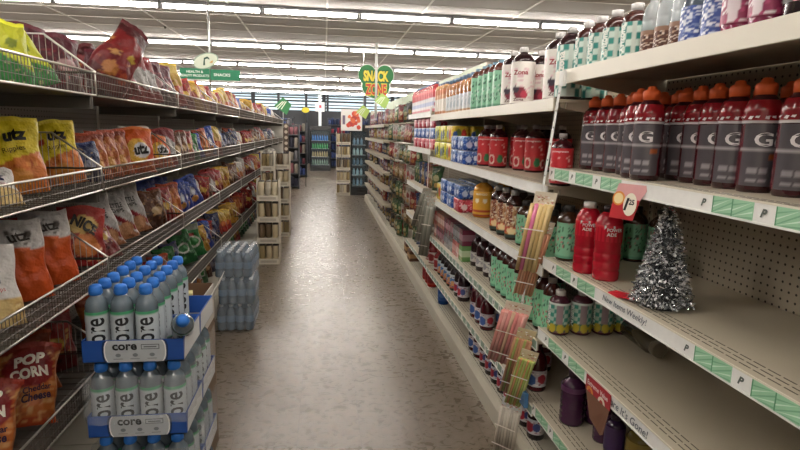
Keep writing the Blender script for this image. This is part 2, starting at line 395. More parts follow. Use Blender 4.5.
for b in range(10):
    y0, y1 = allE[b], allE[b + 1]; top = 1.70 if b < 4 else 2.06
    back('pegboard_panel', BX + .003, y0 + .016, y1 - .016, BASE, 1.70, 'peg', 'beige pegboard back panel of the %s right bay from camera' % ordw(b))
    if b >= 4: MB().box(BX + .003, BX + .02, y0 + .005, y1 - .005, 1.701, 2.06, '#c8d6c0').build('header_panel', 'matte', label='pale green header board above the %s right bay from camera' % ordw(b), cat='header board', group='pale green header boards')
    o = empty('gondola_plinth', (BX, (y0 + y1) / 2, 0)); h = (y1 - y0) / 2 - .002; d = MB()
    x0 = FX - BX
    d.prism([(x0, -h, 0), (x0, -h, .095), (x0 + .018, -h, BASE), (0, -h, BASE), (0, -h, 0)], (0, 2 * h, 0), '#cbc5b4'); d.build('base_deck', 'enamel', o)
    sl = MB()
    for gx in (.035, .053, .071):
        t = -h + .02
        while t < h - .04: sl.box(x0 + gx, x0 + gx + .003, t, t + .034, BASE, BASE + .0006, '#4a443b'); t += .041
    sl.build('slot_rows', 'matte', o)
    tag(o, 'beige base deck on the floor, %s right bay from camera' % ordw(b), 'shelf base', 'base decks of the right gondola')
for b in range(7, 10):
    for l, z in enumerate([1.585, 1.345, 1.105, .865, .625, .385]):
        shelf(allE[b], allE[b + 1], z, 'fascia', 'shallow far beige shelf, %s level, %s right bay from camera' % (ordw(l), ordw(b)), slots=False, lipc='#b4ad9d')
for i, y in enumerate(allE):
    tp = 1.70 if i < 4 else 2.06
    g = MB().box(BX + .001, BX + .03, y - .014, y + .014, BASE, tp, '#b9b2a2'); z = .2
    if i < 5:
        while z < tp - .03: g.box(BX - .0005, BX + .001, y - .003, y + .003, z, z + .012, '#2f2a24'); z += .025
    g.build('upright', 'enamel', label='slotted beige upright, %s right gondola post from the camera' % ordw(i), cat='shelf upright', group='slotted uprights of the right gondola')
MB().box(FX + .11, BX + .03, 11.745, 11.765, .0, 1.9, '#cfcabd').build('end_panel', 'enamel', label='pale end panel closing the far end of the right gondola', cat='end panel')
# ---------------------------------------------------------------- bottles
def bottle(name, prof, bodyc, label=None, cap=None, bmat='gloss', lmat='paper', n=18, sq=2, sports=False, extra=None):
    def mk():
        o = empty(name); MB().lathe(prof, bodyc, n=n, sq=sq).build('body', bmat, o)
        if label:
            r, z0, z1, pat, texts = label[:5]; rf = label[5] if len(label) > 5 else None
            m = MB().sleeve(r + .0008, z0, z1, pat, sq=sq, rf=rf)
            for t in texts:
                body, wd, ang, z, c = t[:5]; hh = t[5] if len(t) > 5 else None; vert = t[6] if len(t) > 6 else 0
                def fn(X, Y, ang=ang, z=z, vert=vert):
                    if vert: X, Y = -Y, X
                    th = -math.pi / 2 + ang + X / r; ct, st = math.cos(th), math.sin(th); k = (abs(ct) ** sq + abs(st) ** sq) ** (-1 / sq)
                    rr = (rf((z + Y - z0) / (z1 - z0)) if rf else r) + .0022; return (rr * k * ct, rr * k * st, z + Y)
                m.text(body, wd, fn, c, height=hh, bold=t[7] if len(t) > 7 else .03)
            m.build('label', lmat, o)
        if cap:
            r, z0, z1, c = cap[:4]; cm = MB()
            if sports == 'dome': cm.lathe([(r * .82, z0), (r * .86, z0 + .008), (r, z0 + .011), (r * 1.04, z0 + .019), (r, z0 + .024), (r * .96, z0 + .026), (r * .95, z0 + .031), (r * .8, z0 + .037), (r * .45, z1 - .001), (0.002, z1)], c, n=14)
            elif sports: cm.lathe([(r, z0), (r * 1.05, z0 + (z1 - z0) * .5), (r * .95, z0 + (z1 - z0) * .66), (r * .6, z0 + (z1 - z0) * .76), (r * .52, z1 - .003), (r * .3, z1)], c, n=12)
            else: cm.lathe([(r, z0), (r, z1 - .002), (r * .85, z1)], c, n=12)
            cm.build('cap', 'matte', o)
        if extra: extra(o)
        return o
    return mk
def P(h, r, neck=.014, sh=.62, nk=.86, ribs=0, waist=0, foot=.92):
    """bottle outline: h height, r radius, shoulder starts at sh*h, neck starts at nk*h"""
    p = [(r * foot, 0), (r, h * .04)]
    if ribs:
        z = h * .06
        while z < sh * h - .012: p += [(r, z), (r, z + .008), (r * .965, z + .012), (r, z + .016)]; z += ribs
    if waist: p += [(r, h * .34), (r * (1 - waist), h * .40), (r * (1 - waist), h * .45), (r, h * .50)]
    for k in range(5):
        t = k / 4; p.append((neck * 1.1 + (r - neck * 1.1) * math.cos(t * math.pi / 2) ** .8 if k < 4 else neck * 1.1, h * (sh + (nk - sh) * t)))
    p += [(neck, h * (nk + .01)), (neck, h)]
    return p
teal = '#3f9c8f'; mint = '#8dc5a4'
def checks(u, v):
    if v < .30:
        if ((u * 4) % 1 - .5) ** 2 / .2 + ((v - .15) / .15) ** 2 * .9 < 1: return '#b3a02c'
        return '#5b3a4b' if v < .08 else '#3b6b4f'
    if v > .93: return '#dfe8e0'
    i, j = int(u * 7), int(v * 7.5)
    if u % .5 < .17: return '#8c7a80'
    return ('#2f8878', '#a9c2b6')[(i + j) % 2] if v > .3 else '#ffffff'
rc = random.Random(3)
def checks2(u, v):
    i, j = int(u * 9), int(v * 5.5)
    if .44 < u < .56: return '#c4cfc6'
    return ('#2f857c', '#cfdfd6')[(i + j) % 2]
def blossoms(base, dark, pink):
    rr = random.Random(9); tab = {}
    def pat(u, v):
        k = (int(u * 22), int(v * 16))
        a = abs(math.sin(u * 9.0 + v * 3.4 + .6) * .5 + .5 - v); a2 = abs(math.sin(u * 14.0 - v * 5 + 2) * .4 + .5 - v)
        if .15 < v < .9 and (a < .03 or a2 < .02): return dark
        if k not in tab: tab[k] = rr.random()
        if tab[k] < .06 and v > .25: return pink
        if tab[k] > .95 and .2 < v: return dark
        return '#5e9a7c' if v < .08 else base
    return pat
D_berry = design([(0, '#e9e4de')], [(.5, .25, .18, .14, '#7c2036'), (.38, .33, .1, .08, '#3c3040'), (.62, .2, .1, .09, '#b5324a')], (.05, .9, ['#e6c9cd', '#d8b9bf'], .12))
D_cream = design([(0, '#2c3f39'), (.10, '#d8843a'), (.16, '#c2452e'), (.34, '#e9dfc8')], [(.5, .22, .2, .10, '#f0d9a8')], (.36, 1, ['#a8653d', '#7d4a35', '#b88a60'], .45), stripes=(.36, 1, '#caa37c', 9, 7))
D_pom = design([(0, '#a8202c'), (.1, '#c2383a'), (.45, '#c92b33')], [(.3, .22, .13, .17, '#e3d3c4'), (.3, .22, .09, .12, '#b31f2c'), (.62, .24, .10, .15, '#2f7a4a'), (.85, .2, .12, .14, '#e2c9bb'), (.85, .2, .08, .1, '#9c1624')], (.45, .8, ['#e8b9b2', '#ee8f86'], .12))
D_yel = design([(0, '#a33c2a'), (.08, '#d9a83a'), (.16, '#b5442e'), (.24, '#e0a637'), (.45, '#e3ab3a'), (.85, '#efbd50')], [(.35, .62, .08, .09, '#f2e7cf'), (.62, .62, .08, .09, '#f2e7cf')])
D_wht = design([(0, '#c9c6c2'), (.1, '#d9d6d1'), (.9, '#b9b6b4')], [(.3, .5, .12, .3, '#9a9aa0'), (.72, .45, .1, .28, '#4b4b52')], (.2, .85, ['#74747c'], .2))
D_grape = design([(0, '#d5d2d6'), (.5, '#c6c8d3')], [(.25, .45, .2, .35, '#a8283b'), (.55, .5, .15, .28, '#43508c')], (.1, .9, ['#8c2a44', '#e8dcdf'], .25))
D_gat = design([(0, '#5d5a5e'), (.92, '#6f6c70')], [], (.05, .8, ['#6c6a70', '#4c494e'], .3))
def GatLab(u, v):
    q = (v * 6) % 1
    if (v * 5) % 1 > .91 and .08 < u < .92: return '#a8a4a6'  # pale lines are rib highlights painted into the label colour
    if .42 < v < .52 and .62 < u < .78: return '#a85a30'
    if v < .34 and .3 < q < .7 and (.30 < u < .44 or .5 < u < .62): return '#9a969a'
    return '#565257' if .14 < u < .80 + .1 * v else '#561420'
def GatTop(u, v): return '#84151f' if v > .1 else '#c9c3c4'
def bolt(x, z, s, r, c='#eadfe0'):
    def extra(o):
        m = MB()
        for ang in (-.9, -.1, .7):
            for (a, b) in (((0, 0), (.010, .022)), ((.010, .010), (.026, .004)), ((-.012, .002), (-.004, .016))):
                pts = []
                for (X, Y) in ((a[0], a[1]), (a[0] + .005, a[1] - .001), (b[0] + .003, b[1]), (b[0], b[1])):
                    th = -math.pi / 2 + ang + X * s / r; rr = r + .003 - max(0, (Y * s)) * .45
                    pts.append((rr * math.cos(th), rr * math.sin(th), z + Y * s))
                m.poly(pts, c)
        m.build('printed_bolt', 'paper', o)
    return extra
gp = [(.033, 0), (.037, .008), (.037, .16), (.0365, .168), (.037, .176), (.036, .196), (.029, .216), (.020, .226), (.018, .232)]
mk_gat = bottle('sports_drink_bottle', gp, '#3a1018', (.0374, .016, .160, GatLab, [('G', .034, 0, .125, '#e8e4e6', .032, 0, .02), ('G', .034, 2.3, .125, '#e8e4e6', .032, 0, .02), ('G', .034, -1.9, .125, '#e8e4e6', .032, 0, .02),]), (.021, .228, .268, '#e0622c'), sports=True, n=20, lmat='gloss', extra=lambda o: (MB().sleeve(.0378, .162, .216, GatTop, rf=lambda t: .0380 if t < .55 else .0380 - (t - .55) ** 1.4 * .022).build('shoulder_sleeve', 'gloss', o), bolt(0, .172, 1.5, .0385)(o)))
pw = [(.037, 0), (.0395, .008), (.0395, .03), (.0375, .034), (.0395, .038), (.0395, .06), (.0375, .064), (.0395, .068), (.0395, .09), (.0375, .094), (.0395, .098), (.0385, .12), (.0405, .132), (.0405, .18), (.037, .205), (.027, .224), (.019, .232)]
def PowLab(u, v): return '#d9dde0' if .12 > abs(u - .35 - v * .12) > .09 and v > .6 else '#bf1f30'
mk_pow = bottle('sports_drink_bottle', pw, '#a61527', (.040, .135, .205, PowLab, [('POWER', .042, .15, .176, '#f1eef0', .011, 0, .01), ('ADE', .026, -.05, .161, '#f1eef0', .011, 0, .01)], lambda t: .0402 - max(0, t - .75) * .04), (.019, .232, .252, '#2a1a1e'), lmat='gloss', n=20)
mk_poww = bottle('sports_drink_bottle', pw, '#a61527', (.040, .135, .205, PowLab, [('POWER', .042, .15, .176, '#f1eef0', .011, 0, .01), ('ADE', .026, -.05, .161, '#f1eef0', .011, 0, .01)], lambda t: .0402 - max(0, t - .75) * .04), (.019, .232, .252, '#dcdad6'), lmat='gloss', n=20)
mk_green = bottle('tea_bottle', P(.215, .043, .018, .72, .88), '#3d2416', (.043, .012, .150, blossoms('#82bb98', '#244536', '#c96a72'), []), (.020, .192, .216, '#2b2826'))
mk_green2 = bottle('tea_bottle', P(.262, .038, .017, .72, .88), '#3d1a14', (.038, .015, .185, blossoms('#93d4ad', '#2b5c46', '#d9757c'), []), (.019, .236, .262, '#8a8076'))
mk_check = bottle('juice_bottle', P(.178, .042, .017, .72, .88, foot=.85), '#4a2430', (.042, .012, .132, checks, [('Arizona', .085, -1.0, .075, '#e9efe9', .03, 1), ('Arizona', .085, 1.6, .075, '#e9efe9', .03, 1)]), (.019, .156, .178, '#c9c6c0'))
mk_check_top = bottle('juice_bottle', P(.178, .042, .017, .70, .87), '#43201c', (.042, .008, .118, checks2, [('Arizona', .085, -1.0, .07, '#e9efe9', .03, 1)]), (.019, .154, .178, '#d9d8d6'))
mk_ariz = bottle('tea_bottle', P(.25, .042, .018, .70, .87), '#331a15', (.042, .012, .17, D_cream, [('Arizona', .10, -.3, .125, '#7a3a2c', .03, 1)]), (.020, .222, .25, '#a9a49d'))
mk_berry = bottle('juice_bottle', P(.275, .056, .018, .76, .90), '#2a1418', (.056, .012, .205, D_berry, [('Zona', .07, .0, .155, '#a3303f', .022), ('Zona', .05, -.1, .028, '#50262e', .012)]), (.020, .252, .276, '#d6d4d2'))
mk_pom = bottle('juice_bottle', P(.265, .055, .019, .72, .87), '#3b0f16', (.0555, .012, .19, D_pom, [('pomegranate', .085, -.1, .172, '#f1dedb', .012)]), (.021, .24, .265, '#9a9290'))
mk_yel = bottle('juice_jug', P(.245, .062, .020, .70, .88), '#c98a2e', (.0625, .01, .165, D_yel, [('MANGO', .07, 0, .148, '#fbf2d8', .014)]), (.022, .22, .246, '#b5aea6'))
mk_juice = bottle('juice_bottle', P(.215, .045, .017, .62, .86, waist=.05), '#2a0e16', (.0452, .03, .095, D_wht, []), (.018, .192, .215, '#6b6462'))
mk_grape = bottle('juice_bottle', P(.215, .042, .017, .60, .86), '#210b16', (.0422, .03, .105, D_grape, []), (.018, .192, .215, '#3a2f33'))
mk_red = bottle('juice_bottle', P(.21, .043, .017, .60, .86), '#4b0e18', (.0432, .025, .10, design([(0, '#c9c2c6')], [(.3, .4, .2, .35, '#3d5fa0'), (.7, .5, .15, .3, '#b12a3b')], (.1, .9, ['#f0e6e6', '#7e2438'], .3)), []), (.018, .188, .21, '#5a1b22'))
mk_blueb = bottle('juice_bottle', P(.20, .040, .017, .60, .86), '#1d1118', (.0402, .02, .12, design([(0, '#b9602f'), (.25, '#3f78b5'), (.7, '#cdd8e0')], [(.5, .35, .16, .2, '#d8a06a')], (.1, .9, ['#2a4f8a', '#d9d2c9'], .3)), []), (.018, .178, .20, '#2a2226'))
mk_purple = bottle('sports_drink_bottle', P(.205, .042, .019, .70, .86, ribs=.022), '#43203f', (.0415, .13, .15, design([(0, '#5e3458')]), []), (.020, .18, .205, '#33182c'))
mk_amber = bottle('sports_drink_bottle', P(.24, .040, .018, .72, .87), '#a8682c', (.040, .008, .12, design([(0, '#c8a079'), (.1, '#dfe3e6')], [(.5, .5, .25, .25, '#c3ced6')], (.1, .9, ['#c2cad1'], .2)), [('5mile', .045, 0, .15, '#f0e2c4', .02)]), (.021, .214, .24, '#6b89a8'), sq=3)
mk_mint = bottle('tea_carton', [(.040, 0), (.042, .004), (.042, .20), (.038, .22), (.022, .240)], '#5a3026', (.042, .008, .197, blossoms('#93cfae', '#2b5b46', '#c9e6d4'), []), (.018, .238, .256, '#7aa0b5'), sq=6, n=24)
mk_carton = bottle('juice_carton', [(.036, 0), (.037, .004), (.037, .19), (.030, .215), (.020, .225)], '#a3363a', (.037, .006, .186, design([(0, '#d88f9a'), (.1, '#e9e6ea'), (.25, '#b9c0dc'), (.45, '#e6e2e6'), (.62, '#c63a40'), (.9, '#d9575a')], [(.5, .3, .2, .12, '#a43b58')]), []), (.016, .224, .242, '#6d83a5'), sq=6, n=24)
clear_c = '#cfd8dc'
mk_clear = bottle('water_bottle', P(.20, .031, .013, .62, .86, ribs=.03), clear_c, (.0315, .02, .085, design([(0, '#5a3428'), (.8, '#8c6a58')], [], (.1, .8, ['#b99a84', '#3f2219', '#d8c8bb'], .4)), []), (.0145, .182, .20, '#eceae8'), bmat='clear')
mk_blue = bottle('water_bottle', P(.18, .036, .015, .55, .84), '#56606c', (.0365, .02, .11, design([(0, '#39519a')], [], (0, 1, ['#dfe4f0', '#e9ecf4', '#8090c0'], .5)), []), (.017, .156, .18, '#e6e3e0'))
mk_pink = bottle('juice_bottle', P(.24, .040, .016, .70, .87, ribs=.028), '#7d2346', (.0405, .03, .14, design([(0, '#8a2650')], [(.3, .5, .12, .5, '#ddd0d6')], (0, 1, ['#e4dbe0', '#b0436d'], .3)), []), (.018, .216, .24, '#b9a9b0'))
mk_dark = bottle('cola_bottle', P(.24, .044, .016, .66, .87), '#241a1d', (.0445, .04, .16, design([(0, '#3a3538'), (.55, '#8a8f90')], [(.3, .4, .12, .5, '#c98a94')]), []), (.018, .216, .24, '#2a2426'))
LS = R(-32)
def line(key, mk, pts, desc, grp, cat='bottle', z=None, rz=LS, s=1, jit=.15, where='from the camera end'):
    """a row of the same product; pts nearest first"""
    pts = sorted(pts, key=lambda p: p[1] * 4 + p[0])
    for i, p in enumerate(pts):
        put(key, mk, (p[0], p[1], z), rz + rnd.uniform(-jit, jit), '%s, %s %s' % (desc, ordw(i), where), cat, grp, s=s)
def px(z, *p): return [tuple(at(a, b, Z=z))[:2] for a, b in p]
def grid(xs, ys): return [(x, y) for y in ys for x in xs]
N1, N2, N3, N4, N5 = NEAR; M1, M2, M3, M4, M5 = MID
# --- near bay
GS = (1.1, 1.1, 1.02)
fr = [(1.015, 1.985), (1.02, 1.90), (.965, 1.60), (.948, 1.517), (1.10, 1.69), (1.10, 1.61), (1.07, 1.53), (1.06, 1.45), (1.05, 1.37), (1.045, 1.29), (1.05, 1.21), (1.06, 1.11), (1.07, 1.03), (1.02, 1.815), (1.02, 1.73)]
line('gat', mk_gat, fr, 'maroon sports drink, orange cap, front of second shelf', 'maroon sports drinks with orange caps', z=N2, s=GS)
line('gat', mk_gat, [(1.20, 1.985), (1.20, 1.90), (1.20, 1.815), (1.20, 1.73), (1.20, 1.64), (1.11, 1.985), (1.11, 1.90), (1.11, 1.78), (1.18, 1.53), (1.17, 1.44), (1.165, 1.35), (1.165, 1.26), (1.17, 1.17), (1.18, 1.08)], 'maroon sports drink, orange cap, behind the front row', 'maroon sports drinks with orange caps', z=N2, s=GS)
line('pw', mk_pow, [(.955, 1.70)], 'red sports drink, black cap, frontmost beside the silver tree', None, z=N3, rz=R(-14), jit=0, where='on third shelf', s=(1.14, 1.14, 1))
_p.pop('pw'); 
put('pww', mk_poww, (.932, 1.80, N3), R(-30), 'red sports drink with white cap behind the black-capped one', 'bottle', s=(1.14, 1.14, 1))
line('gr', mk_green, [(.945 + .0, 2.0 - .015), (1.035, 1.975), (1.125, 1.97), (1.215, 1.965), (1.26, 1.87)], 'green tea bottle, blossom label, far end of near third shelf', 'green tea bottles behind the red sports drinks', z=N3)
line('ck', mk_check, [(.925, 1.965), (1.015, 1.96), (1.105, 1.955), (1.195, 1.95)], 'checked teal and lemon bottle, near fourth shelf', 'checked teal bottles on near fourth shelf', z=N4)
line('pur', mk_purple, [(.965, 1.875), (1.065, 1.87)], 'purple ribbed bottle standing on the near fifth shelf', 'purple ribbed bottles on the fifth shelf', z=N5, s=(1.12, 1.12, 1.05))
put('pur', mk_purple, (1.02, 1.74, N5), 0, 'short purple bottle under the curling red card', 'bottle', s=.78)
put('purd', bottle('juice_bottle', P(.15, .034, .015, .7, .86), '#2f1b3d', (.0345, .02, .11, design([(0, '#3a2350')]), []), (.017, .13, .15, '#2a1a2c')), (1.02, 1.655, N5), 0, 'small dark violet bottle next to the short purple bottle', 'bottle')
for i, p in enumerate([(1.06, 1.56), (1.10, 1.46), (1.17, 1.40)]):
    put('yb', bottle('juice_bottle', P(.16, .046, .017, .7, .86), '#6b5a22', (.0465, .02, .11, design([(0, '#85702a')]), []), (.019, .14, .16, '#4a3f1d')), (*p, N5), 0, 'yellow brown bottle under the near fourth shelf, %s from the far end' % ordw(i), 'bottle', 'yellow brown bottles on near fifth shelf')
put('lying_jar', lambda: (lambda o: (MB().lathe([(.02, 0), (.034, .01), (.034, .13), (.026, .15)], '#4a4234', n=16).build('body', 'gloss', o), MB().lathe([(.027, .15), (.027, .17)], '#6b6252', n=12).build('cap', 'matte', o), o)[-1])(empty('jar')), (1.19, 1.92, N4 + .036), R(-4), 'dark jar lying on its side on near fourth shelf', 'jar', rx=R(90), s=(1.03, 1.03, 1.45))
for o_ in ['x']:
    line('ckt', mk_check_top, [(.955, 1.965), (.955, 1.865), (.955, 1.765), (.965, 1.665)], 'checked teal bottle on near top shelf, brown shoulders', 'checked teal bottles on near top shelf', z=N1)
    line('ckt', mk_check_top, [(1.06, 1.92), (1.06, 1.82), (1.06, 1.72)], 'checked teal bottle in back row of near top shelf', 'checked teal bottles on near top shelf', z=N1)
line('clr', mk_clear, [(.97, 1.585), (.97, 1.515), (.97, 1.445), (1.05, 1.60), (1.05, 1.53), (1.05, 1.46)], 'clear water bottle, brown label, near top shelf', 'clear water bottles on near top shelf', z=N1, s=.95)
line('blu', mk_blue, [(.96, 1.375), (.96, 1.29)], 'grey blue bottle, white cap, near top shelf', 'grey blue bottles on near top shelf', z=N1, s=.95)
line('pnk', mk_pink, [(.955, 1.205), (.955, 1.12), (1.04, 1.20), (1.04, 1.11)], 'raspberry pink ribbed bottle on near top shelf', 'raspberry pink bottles on near top shelf', z=N1)
line('drk', mk_dark, [(.96, 1.025), (.96, .93), (1.06, 1.02), (1.06, .93)], 'dark cola bottle at right edge of top shelf', 'dark cola bottles on near top shelf', z=N1)
line('pom', mk_pom, [(.945, 2.09)], 'red pomegranate bottle beside the clip strip', None, z=M2, s=.78, where='at the bay joint')
_p.pop('pom')
# --- second bay (Y 2.03-3.25) and third (3.25-4.47)
line('pom', mk_pom, [(1.03, 3.17), (1.15, 3.15), (1.25, 3.05)] + [(1.0, 3.32), (1.08, 3.45)], 'red pomegranate juice bottle, second shelf, middle bays', 'red pomegranate juice bottles', z=M2, s=.95)
line('pom', mk_pom, [(1.10, 2.95), (1.22, 2.90), (1.24, 2.76), (1.12, 2.82)], 'red pomegranate bottle, near end of middle bays', 'red pomegranate juice bottles', z=M2, s=.95)
line('yel', mk_yel, [(1.0, 3.33), (1.14, 3.36)], 'yellow mango juice jug on third shelf', 'yellow mango jugs', z=M3)
line('arz', mk_ariz, [(.94, 2.72), (.945, 2.60), (1.04, 2.74), (1.04, 2.62), (.94, 2.84)], 'cream patterned tea bottle, third shelf', 'cream patterned tea bottles', z=M3)
line('gr3', mk_green, [(.95, 2.45), (.95, 2.35), (.95, 2.25), (1.05, 2.44), (1.05, 2.34), (1.05, 2.24), (.95, 2.14), (1.05, 2.13)], 'green tea bottle behind straw packs, third shelf', 'green tea bottles behind the straw packs', z=M3)
line('gr2', mk_green2, [(.95, 2.82), (.95, 2.73), (.95, 2.64), (.95, 2.55), (.95, 2.46), (.95, 2.37), (.95, 2.28), (.95, 2.19), (.95, 2.10)], 'tall mint tea bottle, front of fourth shelf', 'tall mint tea bottles', z=M4, s=.98)
line('gr2', mk_green2, [(1.06, 2.80), (1.06, 2.68), (1.06, 2.56), (1.06, 2.44), (1.06, 2.3)], 'tall mint tea bottle, back of fourth shelf', 'tall mint tea bottles', z=M4, s=.98)
line('jc', mk_juice, [(.98, 3.33), (.985, 3.06), (1.08, 3.35), (1.09, 3.08), (.98, 3.2), (.985, 2.94), (1.10, 2.93)], 'dark juice bottle, white label, fourth shelf', 'dark juice bottles on fourth shelf', z=M4, s=.98)
line('rd', mk_red, [(.95, 3.18), (.95, 3.07), (.95, 2.96), (.95, 2.6), (.95, 2.5), (.95, 2.4), (.95, 2.3), (.95, 2.2), (1.06, 3.0), (1.06, 2.55), (1.06, 2.4)], 'dark red juice bottle, fifth shelf', 'dark red juice bottles on fifth shelf', z=M5)
line('gp', mk_grape, [(.95, 3.62), (.95, 3.51), (1.05, 3.6), (1.05, 3.5)], 'dark grape juice bottle, white label, fifth shelf', 'grape juice bottles on fifth shelf', z=M5)
line('bb', mk_blueb, [(.95, y) for y in (3.76, 3.87, 3.98, 4.09, 4.20)] + [(1.05, y) for y in (3.78, 3.92, 4.06, 4.2)], 'blue and orange labelled juice bottle, fifth shelf', 'blue labelled juice bottles', z=M5)
line('rj', bottle('juice_jug', P(.2, .05, .02, .6, .85), '#8a2127', (.0503, .02, .12, design([(0, '#c9b9b4')], [(.4, .5, .3, .35, '#8d2026')]), []), (.022, .176, .2, '#b33a33')), [(.95, y) for y in (4.33, 4.56, 4.70, 4.84, 4.98)] + [(1.07, y) for y in (4.35, 4.6, 4.8)], 'red juice jug on fifth shelf, far bays', 'red juice jugs on fifth shelf', z=M5 + .0, s=.9)
line('gpb', mk_grape, [(.95, 2.50), (.95, 2.39), (.95, 2.28), (.95, 2.17), (.95, 2.61), (.95, 2.72), (.95, 2.83), (.95, 2.94)], 'dark grape juice bottle, front of base deck', 'grape juice bottles on base deck', z=BASE + .001, s=.93)
line('gpb', mk_grape, [(1.06, 2.5), (1.06, 2.38), (1.06, 2.26), (1.06, 2.62), (1.06, 2.74), (1.06, 2.86)], 'dark grape juice bottle, back of base deck', 'grape juice bottles on base deck', z=BASE + .001, s=.93)
line('rdb', mk_red, [(.95, 3.07), (.95, 3.18), (1.05, 3.08), (1.05, 3.2)], 'red juice bottle on base deck', 'red juice bottles on base deck', z=BASE + .001)
put('bj', bottle('juice_jug', P(.20, .045, .02, .66, .85), '#1d4a8c', (.0455, .03, .12, design([(0, '#2458a3')], [(.5, .5, .2, .2, '#5b86c4')]), []), (.022, .176, .20, '#1b3f7a')), (.95, 4.12, BASE + .001), LS, 'blue jug alone on base deck', 'jug')
line('rjb', bottle('juice_jug', P(.19, .048, .02, .6, .85), '#a3271f', (.0483, .02, .11, design([(0, '#b8392b')], [(.4, .5, .3, .35, '#8d2026')]), []), (.022, .166, .19, '#c65a33')), [(.96, 4.62), (.96, 4.74), (.96, 4.86), (1.07, 4.65), (1.07, 4.78)], 'orange red jug on base deck', 'orange red jugs on base deck', z=BASE + .001)
# top shelf of the middle bays
line('bry', mk_berry, [(.955, 2.62), (.955, 2.21)], 'white berry label bottle on middle top shelf', 'white berry label bottles', z=M1)
line('bry', mk_berry, [(1.08, 2.50), (1.08, 2.34), (1.08, 2.70), (.95, 2.75)], 'white berry label bottle set back', 'white berry label bottles', z=M1)
line('bry2', bottle('juice_bottle', P(.275, .052, .018, .76, .90), '#2a1418', (.052, .012, .205, checks2, [('Arizona', .12, -.7, .12, '#f3efe9', .03, 1)]), (.020, .252, .276, '#d6d4d2')), [(.95, 2.09), (1.07, 2.12)], 'tall checked teal bottle by the bay joint', 'tall checked bottles', z=M1)
line('mnt', mk_mint, [(.93, y) for y in (2.88, 2.98, 3.08, 3.18, 3.32)] + [(1.04, y) for y in (2.90, 3.0, 3.1, 3.2)], 'mint green carton with brown top, middle top shelf', 'mint green cartons', z=M1, cat='carton', s=.97, rz=R(-12), jit=.05)
line('amb', mk_amber, [(.93, y) for y in (3.42, 3.52, 3.62, 3.72, 3.82, 3.92, 4.02)] + [(1.03, y) for y in (3.44, 3.56, 3.68, 3.80)] + [(1.13, 3.47), (1.23, 3.47)], 'amber drink bottle, white label, top shelf', 'amber drink bottles', z=M1, rz=R(-12), jit=.08)
line('orc', bottle('juice_carton', [(.036, 0), (.037, .004), (.037, .19), (.030, .215), (.020, .225)], '#b98a5a', (.037, .006, .186, design([(0, '#c9885e'), (.12, '#eae4da'), (.6, '#d8a27a'), (.8, '#c97a4a')]), []), (.016, .224, .242, '#6d83a5'), sq=6, n=24), [(.92, y) for y in (4.12, 4.21, 4.30, 4.39)], 'white and orange carton, middle top shelf', 'white and orange cartons', z=M1, cat='carton', rz=R(-8), jit=.03)
line('ctn', mk_carton, [(.92, 4.53 + .085 * k) for k in range(13)] + [(1.01, 4.53 + .085 * k) for k in range(6)], 'red and white carton, far top shelf', 'red and white cartons', z=FAR[0], cat='carton', rz=R(-5), jit=.03)
# ---------------------------------------------------------------- multipacks and boxes
def pack(name, nx, ny, r, h, topc, pat, mat='film'):
    """shrink-wrapped block of cans: rounded bundle with can tops showing"""
    def mk():
        o = empty(name); W, D = nx * r, ny * r; m = MB(); nz = 14
        pts = []
        for k in range(96):
            t = 2 * math.pi * k / 96; ct, st = math.cos(t), math.sin(t); q = (abs(ct) ** 7 + abs(st) ** 7) ** (-1 / 7); wob = 1 + .012 * math.cos(t * 4 * max(nx, ny) / 2)
            pts.append((W * q * ct * wob, D * q * st * wob))
        for b in range(nz + 1):
            v = b / nz; k = 1 - .06 * (abs(v - .5) * 2) ** 6
            for x, y in pts: m.v.append((x * k, y * k, h * v))
        for b in range(nz):
            for a in range(96): m.face([b * 96 + a, b * 96 + (a + 1) % 96, (b + 1) * 96 + (a + 1) % 96, (b + 1) * 96 + a], [pat(((a + i + .3) / 96 * 4 + .5) % 1, (b + j) / nz) for i, j in ((0, 0), (1, 0), (1, 1), (0, 1))], True)
        m.face([nz * 96 + a for a in range(96)], topc); m.face([a for a in range(96)][::-1], topc); m.build('wrap', mat, o)
        c = MB()
        for i in range(nx):
            for j in range(ny): c.lathe([(r * .85, 0), (r * .8, .004)], '#b9bcc0', n=10, o=((i - (nx - 1) / 2) * 2 * r, (j - (ny - 1) / 2) * 2 * r, h))
        c.build('can_tops', 'metal', o); return o
    return mk
Dy1 = design([(0, '#d8b52c'), (.5, '#e0c13a')], [(.35, .45, .22, .35, '#7a8f3f'), (.7, .5, .16, .3, '#c2392c'), (.15, .5, .12, .2, '#3a62a8')], (0, 1, ['#f0dc7a'], .15))
Dy2 = design([(0, '#b9b52c'), (.5, '#cfca3a')], [(.4, .4, .2, .3, '#2f5f9c'), (.8, .5, .14, .3, '#1f4030')], (0, 1, ['#e8e27a'], .15))
Db = design([(0, '#2a4f9c'), (.7, '#5b7fbd')], [(.3, .4, .18, .25, '#b9c9e6'), (.75, .5, .14, .2, '#d8e0ee')], (0, 1, ['#1f3c80', '#9db4d8'], .35))
Dr = design([(0, '#b02a3c'), (.5, '#c9495a')], [(.3, .4, .18, .25, '#e6d0d5')], (0, 1, ['#e0a6ae', '#7d1f30'], .3))
def packs(key, mk, lst, desc, grp): 
    for i, (x, y, z) in enumerate(lst): put(key, mk, (x, y, z), R(-4) + rnd.uniform(-.04, .04), '%s, %s in its stack row' % (desc, ordw(i)), 'multipack', grp)
mkpy = pack('drink_multipack', 2, 3, .033, .122, '#c9b45a', Dy1); mkpg = pack('drink_multipack', 2, 3, .033, .122, '#b0b04a', Dy2)
mkpb = pack('drink_multipack', 2, 3, .03, .085, '#5c7db8', Db); mkpr = pack('drink_multipack', 2, 3, .03, .085, '#b95060', Dr)
